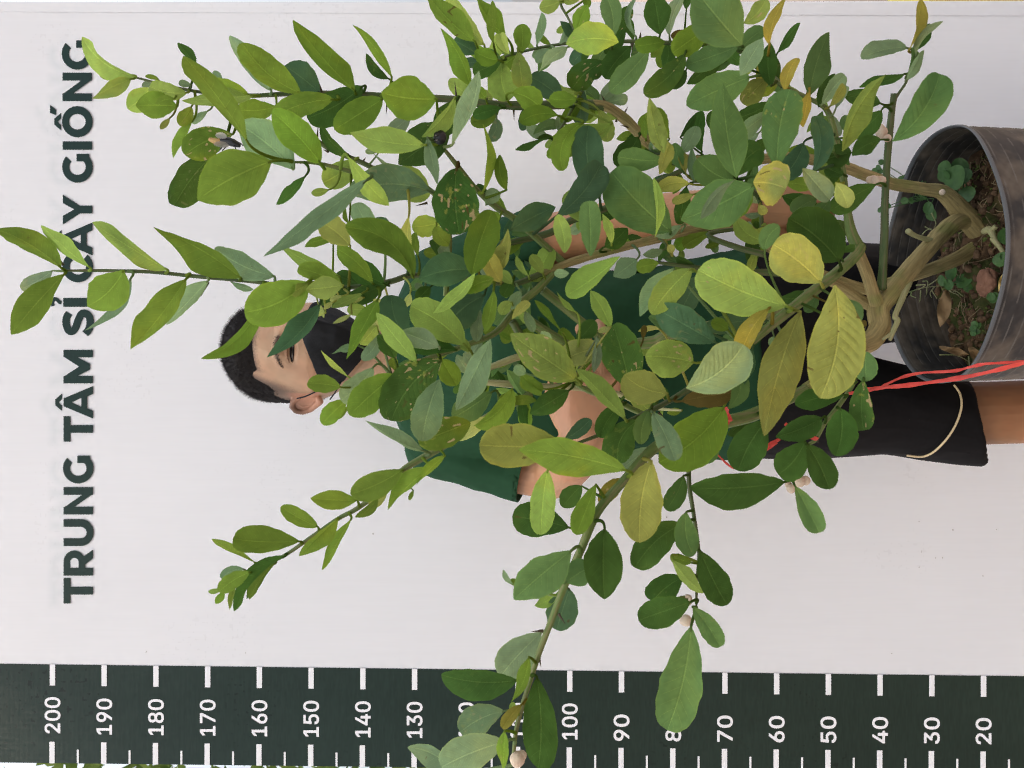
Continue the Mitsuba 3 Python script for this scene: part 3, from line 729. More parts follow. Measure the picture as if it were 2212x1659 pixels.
principled('mat_shorts', mikit.proc(lambda p, n, uv: mi.Color3f(0.0062, 0.0062, 0.0072) * (0.7 + 0.6 * f3(p.x * 300, p.y * 300, p.z * 300))), 0.7, 0.15, sheen=0.08, bump=lambda p, n, uv: 0.0014 * f3(p.x * 40, p.y * 40, p.z * 16))
add('person__shorts', so, 'mat_shorts', smooth=50)
sov = np.asarray(so.vertices); son = so.vertex_normals
def on_shorts(X, Y):
    D = -(CAM_Y - sov[:, 1]); sx_, sy_ = CX + (CAM_Z - sov[:, 2]) * FOC / D, CY - sov[:, 0] * FOC / D
    d2 = (sx_ - X) ** 2 + (sy_ - Y) ** 2
    k = np.argsort(d2)[:14]; k = k[np.argmin(D[k])]
    return P(X, Y, D[k] - .003)
pp = [on_shorts(*tile(3, 1, x, y)) for x, y in ((900, 1293), (1000, 1300), (1075, 1268), (1150, 1195), (1205, 1115), (1240, 1035), (1255, 960), (1243, 890), (1205, 835))]
principled('mat_piping', (0.62, 0.50, 0.30), 0.5, 0.3)
add('person__piping', tmesh(catmull(pp, 8), .0017, sides=8), 'mat_piping', smooth=True)
# ------------------------------------------------------------------ the citrus bush: trunk, branches, thorns, leaves
def bark(p, n, uv):
    t = f3(uv.x * 34, uv.y * 24, 0.0, 4); g = ss(0.52, 0.72, f3(p.x * 30, p.y * 30, p.z * 30))
    return mixc(mixc((0.20, 0.155, 0.062), (0.38, 0.30, 0.135), t), (0.19, 0.20, 0.06), g * .7) * (0.65 + 0.7 * f3(uv.x * 60, uv.y * 60, 3.0))
principled('mat_bark', mikit.proc(bark), 0.75, 0.25, bump=lambda p, n, uv: 0.004 * f3(uv.x * 40, uv.y * 34, 0.0, 4))
def stem(a, b, c):
    def fn(p, n, uv):
        return mixc(mixc(a, b, f3(p.x * 60, p.y * 60, p.z * 60)), c, 0.65 * ss(.5, .62, f3(uv.x * 30, uv.y * 20, 1.0)))
    return fn
principled('mat_stem', mikit.proc(stem((0.075, 0.125, 0.030), (0.17, 0.24, 0.065), (0.21, 0.19, 0.09))), 0.5, 0.35, bump=lambda p, n, uv: 0.0012 * f3(uv.x * 60, uv.y * 14, 0.0))
principled('mat_dark_stem', mikit.proc(stem((0.045, 0.080, 0.024), (0.095, 0.140, 0.045), (0.13, 0.11, 0.055))), 0.5, 0.35, bump=lambda p, n, uv: 0.0012 * f3(uv.x * 60, uv.y * 14, 0.0))
principled('mat_pale_stem', mikit.proc(stem((0.26, 0.28, 0.12), (0.38, 0.36, 0.19), (0.30, 0.25, 0.13))), 0.55, 0.3)
principled('mat_thorn', (0.06, 0.045, 0.025), 0.5, 0.4)

BR = []                                              # (picture x, picture y, distance, point) of every branch, to hang leaves from
def branch(name, mat, pts, sides=10, bump=0.0, slim=(0, 1.0)):
    """pts: (tile column, row, x, y, distance, radius)"""
    w = np.array([list(P(*tile(c, r, x, y), D)) + [rad] for c, r, x, y, D, rad in pts])
    w[:slim[0], 3] *= slim[1]
    q = catmull(w, 7)
    v, f, uv = tube(q[:, :3], np.maximum(q[:, 3], .0006), sides=sides, bump=bump, seed=len(BR))
    add(name, trimesh.Trimesh(v, f, process=False), mat, smooth=True, uv=uv)
    for p in q[:, :3]:
        D = p[1] - CAM_Y
        BR.append((CX + (CAM_Z - p[2]) * FOC / D, CY - p[0] * FOC / D, D, p))
B = 'citrus_bush__branch'
branch('citrus_bush__trunk', 'mat_bark', [(3, 0, 1500, 1640, 1.045, .024), (3, 0, 1430, 1560, 1.035, .021), (3, 0, 1350, 1475, 1.03, .0185), (3, 0, 1270, 1390, 1.025, .0175), (3, 0, 1200, 1310, 1.02, .0150), (3, 0, 1125, 1245, 1.015, .0125), (3, 0, 1000, 1222, 1.01, .0105), (3, 0, 800, 1190, 1.0, .0098), (3, 0, 620, 1130, .99, .0092), (3, 0, 480, 1080, .985, .009),
        (3, 0, 150, 1020, .98, .0085), (2, 0, 1400, 1050, .975, .008), (2, 0, 1050, 1010, .965, .0068), (2, 0, 890, 930, .96, .0066), (2, 0, 740, 780, .95, .0064), (2, 0, 610, 690, .945, .0060), (2, 0, 520, 676, .943, .0055)], 14, .0009, (13, .78))
branch(B, 'mat_dark_stem', [(2, 0, 610, 690, .9455, .0058), (2, 0, 420, 672, .94, .0062), (2, 0, 120, 685, .93, .0056), (1, 0, 1500, 675, .925, .005), (1, 0, 1290, 645, .92, .0045), (1, 0, 900, 625, .91, .0038), (1, 0, 600, 608, .905, .0034), (1, 0, 250, 606, .90, .003), (0, 0, 1640, 620, .895, .0025), (0, 0, 1400, 610, .89, .0021), (0, 0, 1150, 570, .885, .0017), (0, 0, 870, 500, .88, .0012)], 10, .0004)
branch(B, 'mat_bark', [(3, 0, 1330, 1450, 1.03, .013), (3, 0, 1230, 1435, 1.02, .0150), (3, 0, 1130, 1510, 1.005, .0150), (3, 0, 1010, 1640, .98, .0145), (3, 1, 905, 105, .965, .0155), (3, 1, 800, 235, .95, .0165), (3, 1, 715, 345, .945, .0165), (3, 1, 725, 460, .94, .0165), (3, 1, 665, 555, .93, .0155), (3, 1, 575, 600, .92, .0125), (3, 1, 520, 650, .915, .009),
        (3, 1, 400, 760, .91, .0078), (3, 1, 250, 865, .90, .0078)], 14, .0009, (11, .76))
branch(B, 'mat_stem', [(3, 1, 400, 760, .911, .0070), (3, 1, 250, 865, .9005, .0072), (3, 1, 130, 925, .89, .0072), (2, 1, 1560, 1030, .88, .0078), (2, 1, 1370, 1080, .86, .0072), (2, 1, 1150, 1140, .84, .0066), (2, 1, 930, 1240, .81, .006), (2, 1, 750, 1430, .79, .0052), (2, 1, 560, 1650, .775, .0046), (2, 2, 440, 260, .77, .0042), (2, 2, 335, 490, .765, .0038), (2, 2, 260, 690, .76, .0033), (2, 2, 180, 900, .755, .003), (2, 2, 90, 1180, .75, .0026), (2, 2, 30, 1400, .745, .0022), (2, 2, 5, 1640, .74, .0018)], 10, .0005)
branch(B, 'mat_bark', [(3, 0, 1500, 1600, 1.042, .015), (3, 0, 1380, 1590, 1.035, .0135), (3, 1, 1200, 30, 1.02, .0125), (3, 1, 930, 130, 1.0, .0100), (3, 1, 780, 175, .995, .009), (3, 1, 640, 215, .99, .0075), (3, 1, 450, 155, .985, .0062), (3, 1, 200, 60, .985, .006), (3, 0, 30, 1620, .98, .0062), (2, 0, 1600, 1545, .975, .0068), (2, 0, 1450, 1450, .965, .0068), (2, 0, 1200, 1478, .95, .006), (2, 0, 950, 1545, .94, .0056), (2, 0, 650, 1620, .93, .005), (2, 1, 400, 35, .925, .0048), (2, 1, 200, 110, .915, .0040)], 12, .0006, (5, .76))
branch(B, 'mat_dark_stem', [(2, 1, 400, 35, .9255, .0044), (2, 1, 200, 110, .9155, .0038), (2, 1, 0, 185, .905, .0034),
        (1, 1, 1500, 165, .895, .0032), (1, 1, 1050, 125, .885, .0034), (1, 1, 860, 168, .88, .0034), (1, 1, 600, 203, .875, .003), (1, 1, 200, 190, .87, .0026), (0, 1, 1600, 160, .868, .0025), (0, 1, 1250, 130, .865, .0023), (0, 1, 1000, 105, .86, .0022), (0, 1, 700, 95, .858, .0019), (0, 1, 420, 95, .855, .0014)], 10, .0004)
branch(B, 'mat_bark', [(3, 1, 715, 330, .945, .011), (3, 1, 680, 240, .93, .0092), (3, 1, 640, 110, .915, .0085), (3, 1, 590, -10, .90, .0080), (3, 0, 575, 1580, .895, .0082)], 12, .0005, (5, .82))
branch(B, 'mat_stem', [(3, 0, 580, 1600, .896, .0076), (3, 0, 535, 1490, .89, .0060), (3, 0, 508, 1320, .885, .0042), (3, 0, 485, 1130, .88, .0040), (3, 0, 450, 950, .875, .0036), (3, 0, 410, 780, .87, .0034), (3, 0, 365, 695, .865, .0030), (3, 0, 270, 640, .865, .0024), (3, 0, 110, 560, .865, .0020), (3, 0, -10, 480, .865, .0015)])
branch(B, 'mat_stem', [(3, 0, 600, 1600, .895, .0066), (3, 1, 560, 5, .87, .0064), (3, 1, 450, 105, .85, .0062), (3, 1, 330, 200, .83, .0060), (3, 1, 180, 320, .81, .0058), (3, 1, 0, 465, .79, .0050), (2, 1, 1500, 600, .77, .004)])
branch(B, 'mat_bark', [(3, 1, 700, 340, .955, .0095), (3, 1, 600, 285, .95, .0085), (3, 1, 460, 190, .94, .0074), (3, 1, 300, 120, .93, .006)], slim=(3, .85))
branch(B, 'mat_dark_stem', [(3, 1, 735, 210, .94, .0060), (3, 1, 745, 60, .925, .0048), (3, 0, 755, 1500, .915, .0046), (3, 0, 758, 1300, .91, .0042), (3, 0, 770, 1080, .905, .0040), (3, 0, 785, 880, .90, .0042), (3, 0, 805, 700, .895, .0036), (3, 0, 820, 605, .89, .0040)])
branch(B, 'mat_dark_stem', [(3, 0, 812, 660, .893, .0020), (3, 0, 850, 600, .89, .0016), (3, 0, 900, 520, .885, .0015), (3, 0, 935, 380, .88, .0013), (3, 0, 950, 280, .878, .001)])
branch(B, 'mat_pale_stem', [(3, 1, 910, 170, .955, .0052), (3, 1, 880, 250, .94, .0040), (3, 1, 825, 385, .925, .0034), (3, 1, 840, 420, .92, .0034), (3, 1, 810, 490, .915, .003), (3, 1, 790, 545, .912, .0022)], 8, .0005)
branch(B, 'mat_pale_stem', [(3, 1, 800, 505, .915, .0026), (3, 1, 745, 540, .91, .0016)], 8)
branch(B, 'mat_pale_stem', [(3, 0, 1400, 1500, .99, .0046), (3, 0, 1440, 1490, .975, .005), (3, 0, 1475, 1560, .96, .0030), (3, 0, 1530, 1640, .945, .0028)], 8, .0007)
branch(B, 'mat_pale_stem', [(3, 0, 1440, 1500, .972, .0034), (3, 0, 1480, 1465, .965, .0032)], 8, .0007)
branch(B, 'mat_pale_stem', [(3, 0, 1450, 1545, .965, .0030), (3, 0, 1500, 1600, .955, .0026), (3, 1, 1540, 10, .95, .0022)], 8, .0005)
branch(B, 'mat_pale_stem', [(3, 0, 1060, 1560, .985, .0038), (3, 0, 960, 1530, .96, .0030), (3, 0, 905, 1497, .95, .0036)], 8, .0004)
branch(B, 'mat_stem', [(3, 1, 560, 640, .91, .0038), (3, 1, 565, 740, .90, .0030), (3, 1, 550, 830, .89, .0028), (3, 1, 450, 980, .88, .0030), (3, 1, 370, 1080, .875, .0026), (3, 1, 310, 1190, .87, .0022), (3, 1, 250, 1240, .87, .0018), (3, 1, 160, 1440, .87, .0012)])
branch(B, 'mat_dark_stem', [(2, 1, 950, 1250, .82, .0042), (2, 1, 1060, 1280, .83, .0030), (2, 1, 1135, 1330, .835, .0026), (2, 1, 1150, 1500, .835, .0025), (2, 2, 1178, 20, .835, .0022), (2, 2, 1210, 250, .835, .0018), (2, 2, 1200, 420, .835, .0016), (2, 2, 1195, 560, .835, .0014), (2, 2, 1195, 640, .835, .0009)])
branch(B, 'mat_dark_stem', [(2, 0, 1500, 330, .90, .003), (2, 0, 1250, 290, .90, .0028), (2, 0, 1060, 280, .90, .0026), (2, 0, 860, 270, .90, .0024), (2, 0, 690, 268, .90, .0022), (2, 0, 500, 275, .905, .0020), (2, 0, 330, 285, .91, .0018), (2, 0, 150, 315, .915, .0017), (2, 0, -20, 358, .92, .0016), (1, 0, 1590, 385, .92, .0013), (1, 0, 1480, 410, .92, .001)])
branch(B, 'mat_dark_stem', [(3, 0, 100, 560, .87, .003), (2, 0, 1620, 440, .885, .003), (2, 0, 1490, 320, .90, .003)])
branch(B, 'mat_dark_stem', [(2, 0, 640, 340, .86, .0012), (2, 0, 560, 440, .855, .0015), (2, 0, 460, 580, .85, .0017), (2, 0, 400, 690, .85, .0017), (2, 0, 330, 810, .85, .0015), (2, 0, 265, 905, .85, .0010)])
branch(B, 'mat_dark_stem', [(2, 0, 300, -40, .90, .0016), (2, 0, 320, 40, .90, .0016), (2, 0, 360, 110, .90, .0014), (2, 0, 405, 200, .895, .001)])
branch(B, 'mat_stem', [(2, 1, 330, 40, .925, .0044), (2, 0, 180, 1560, .915, .0042), (2, 0, 20, 1420, .90, .0040), (1, 0, 1560, 1345, .89, .0036), (1, 0, 1430, 1230, .87, .0032), (1, 0, 1310, 1080, .85, .0028), (1, 0, 1190, 930, .835, .0018)])
branch(B, 'mat_stem', [(1, 1, 1230, 260, .90, .0034), (1, 0, 1250, 1500, .89, .0032), (1, 0, 1150, 1250, .87, .0032), (1, 0, 900, 1172, .855, .0030), (1, 0, 650, 1120, .84, .0026), (1, 0, 420, 1062, .825, .0020), (1, 0, 240, 1050, .815, .0012)])
branch(B, 'mat_dark_stem', [(1, 0, 1100, 1290, .92, .0026), (1, 0, 870, 1155, .915, .0030), (1, 0, 700, 1060, .905, .0030), (1, 0, 480, 968, .90, .0028), (1, 0, 345, 885, .895, .0024), (1, 0, 100, 840, .89, .0018), (0, 0, 1500, 765, .885, .0011)])
branch(B, 'mat_stem', [(2, 1, 270, 100, .92, .0046), (2, 1, 170, 210, .915, .0046), (2, 1, 50, 310, .905, .0042), (1, 1, 1560, 490, .87, .0038), (1, 1, 1370, 575, .85, .0034), (1, 1, 1050, 690, .83, .0030), (1, 1, 880, 785, .815, .0016)])
branch(B, 'mat_stem', [(2, 1, 200, 220, .96, .0058), (2, 1, 310, 310, .965, .0056), (2, 1, 450, 425, .97, .0054), (2, 1, 640, 560, .98, .006), (2, 1, 900, 560, .98, .008), (2, 1, 1000, 520, .975, .0085), (2, 1, 1200, 480, .97, .009), (2, 1, 1600, 400, .965, .009), (3, 1, 300, 240, .96, .009)])
branch(B, 'mat_stem', [(2, 1, 60, 380, .95, .0048), (2, 1, 250, 510, .955, .0062), (2, 1, 395, 590, .96, .0058), (2, 1, 560, 600, .97, .006)])
branch(B, 'mat_dark_stem', [(2, 1, 0, 420, .94, .0050), (2, 1, 130, 600, .95, .0055), (2, 1, 385, 590, .96, .0048)])
branch(B, 'mat_pale_stem', [(1, 1, 1380, 770, .93, .0012), (1, 1, 1470, 740, .93, .0030), (1, 1, 1600, 690, .935, .0044), (2, 1, 60, 650, .94, .0044), (2, 1, 330, 600, .955, .0044)], 8)
branch(B, 'mat_pale_stem', [(1, 1, 1380, 810, .92, .0010), (1, 1, 1440, 815, .92, .0028), (1, 1, 1640, 830, .925, .0046), (2, 1, 220, 848, .935, .0044), (2, 1, 380, 850, .94, .0036), (2, 1, 620, 880, .955, .0036), (2, 1, 720, 905, .955, .0032), (2, 1, 830, 960, .95, .0026), (2, 1, 960, 990, .93, .0022), (2, 1, 1100, 1000, .90, .0012)], 8)
branch(B, 'mat_stem', [(2, 1, 385, 815, .82, .0022), (2, 1, 500, 875, .825, .0030), (2, 1, 640, 925, .835, .0034), (2, 1, 830, 1015, .845, .003), (2, 1, 930, 1040, .84, .0014)])
branch(B, 'mat_dark_stem', [(2, 1, 1150, 860, .845, .0035), (2, 1, 1000, 950, .84, .0030), (2, 1, 850, 1025, .83, .0028), (2, 1, 600, 1145, .815, .0022), (2, 1, 380, 1230, .80, .0015)])
branch(B, 'mat_stem', [(2, 1, 120, 900, .90, .0046), (1, 1, 1640, 970, .885, .0046), (1, 1, 1480, 1055, .88, .0044), (1, 1, 1370, 1130, .875, .0042), (1, 1, 1210, 1235, .87, .0042), (1, 1, 1060, 1320, .865, .0040), (1, 1, 950, 1390, .86, .0036), (1, 1, 800, 1530, .855, .0030), (1, 1, 650, 1640, .85, .0026), (1, 2, 530, 45, .85, .0024), (1, 2, 320, 190, .845, .0022), (1, 2, 195, 275, .845, .0019), (1, 2, 20, 370, .84, .0016), (1, 2, -60, 430, .84, .001)])
branch(B, 'mat_dark_stem', [(2, 0, 1480, 1480, .94, .0022), (2, 0, 1270, 1520, .93, .003), (2, 0, 1450, 1600, .925, .0036), (2, 0, 1640, 1650, .92, .004)])
branch(B, 'mat_dark_stem', [(2, 0, 1620, 1540, .90, .0025), (2, 0, 1600, 1290, .90, .0025), (2, 0, 1460, 1165, .86, .003)])
branch(B, 'mat_dark_stem', [(1, 0, 1580, 1600, .945, .0016), (2, 0, 0, 1570, .95, .0040), (2, 0, 240, 1510, .955, .0046), (2, 0, 380, 1430, .955, .0046), (2, 0, 660, 1330, .96, .0046), (2, 0, 900, 1200, .965, .004), (2, 0, 1120, 1090, .965, .003), (2, 0, 1040, 1060, .96, .002)])
branch(B, 'mat_dark_stem', [(2, 1, 930, 40, .96, .002), (2, 1, 1080, 60, .96, .0026), (2, 1, 1220, 78, .96, .0032), (2, 1, 1500, 100, .965, .0040), (3, 1, 100, 110, .97, .005)])
BRX = np.array([[b[0], b[1], b[2]] for b in BR]); BRP = np.array([b[3] for b in BR])

def thorn(c, r, x0, y0, x1, y1, D):
    a, b = P(*tile(c, r, x0, y0), D), P(*tile(c, r, x1, y1), D - .004)
    add('citrus_bush__thorn', tmesh(np.array([a, a * .6 + b * .4, b]), [.0017, .0010, .0002], sides=7), 'mat_thorn', smooth=True)
for t in [(1, 0, 425, 595, 392, 490, .90), (1, 0, 295, 605, 275, 640, .90), (1, 0, 480, 640, 472, 730, .90), (1, 0, 850, 650, 845, 740, .91), (1, 0, 1300, 640, 1288, 528, .92), (1, 0, 1495, 670, 1500, 625, .925), (1, 0, 395, 905, 403, 812, .895), (1, 0, 690, 1050, 712, 1020, .905), (1, 0, 470, 985, 435, 970, .90), (1, 0, 1395, 700, 1385, 775, .925),
          (1, 0, 1110, 1315, 1035, 1333, .92), (2, 0, 605, 665, 578, 612, .945), (2, 0, 722, 745, 752, 690, .95), (2, 0, 675, 790, 685, 735, .95), (2, 0, 760, 825, 705, 812, .95), (2, 0, 830, 245, 835, 205, .90), (2, 0, 780, 280, 778, 325, .90), (2, 0, 10, 700, 14, 780, .93), (0, 1, 410, 60, 375, 5, .855), (0, 1, 830, 180, 800, 235, .86), (0, 1, 1350, 170, 1300, 265, .865), (0, 0, 1525, 760, 1525, 728, .885),
          (2, 2, 175, 940, 188, 1005, .755), (2, 2, 300, 660, 345, 725, .76), (2, 2, 200, 770, 125, 775, .755), (2, 1, 700, 950, 640, 915, .84), (2, 1, 950, 1015, 985, 1045, .84), (3, 1, 600, 560, 640, 440, .93), (3, 1, 530, 590, 490, 600, .91), (3, 1, 320, 1170, 325, 1215, .87)]:
    thorn(*t)
# a cut stub with a dark end on the lowest fork
a, b = P(*tile(3, 1, 600, 590), .915), P(*tile(3, 1, 560, 618), .885)
add('citrus_bush__cut_stub', tmesh(np.array([a, b, b + (b - a) * .02]), [.0085, .0078, .0070], sides=14), 'mat_bark', smooth=40, uv=None)

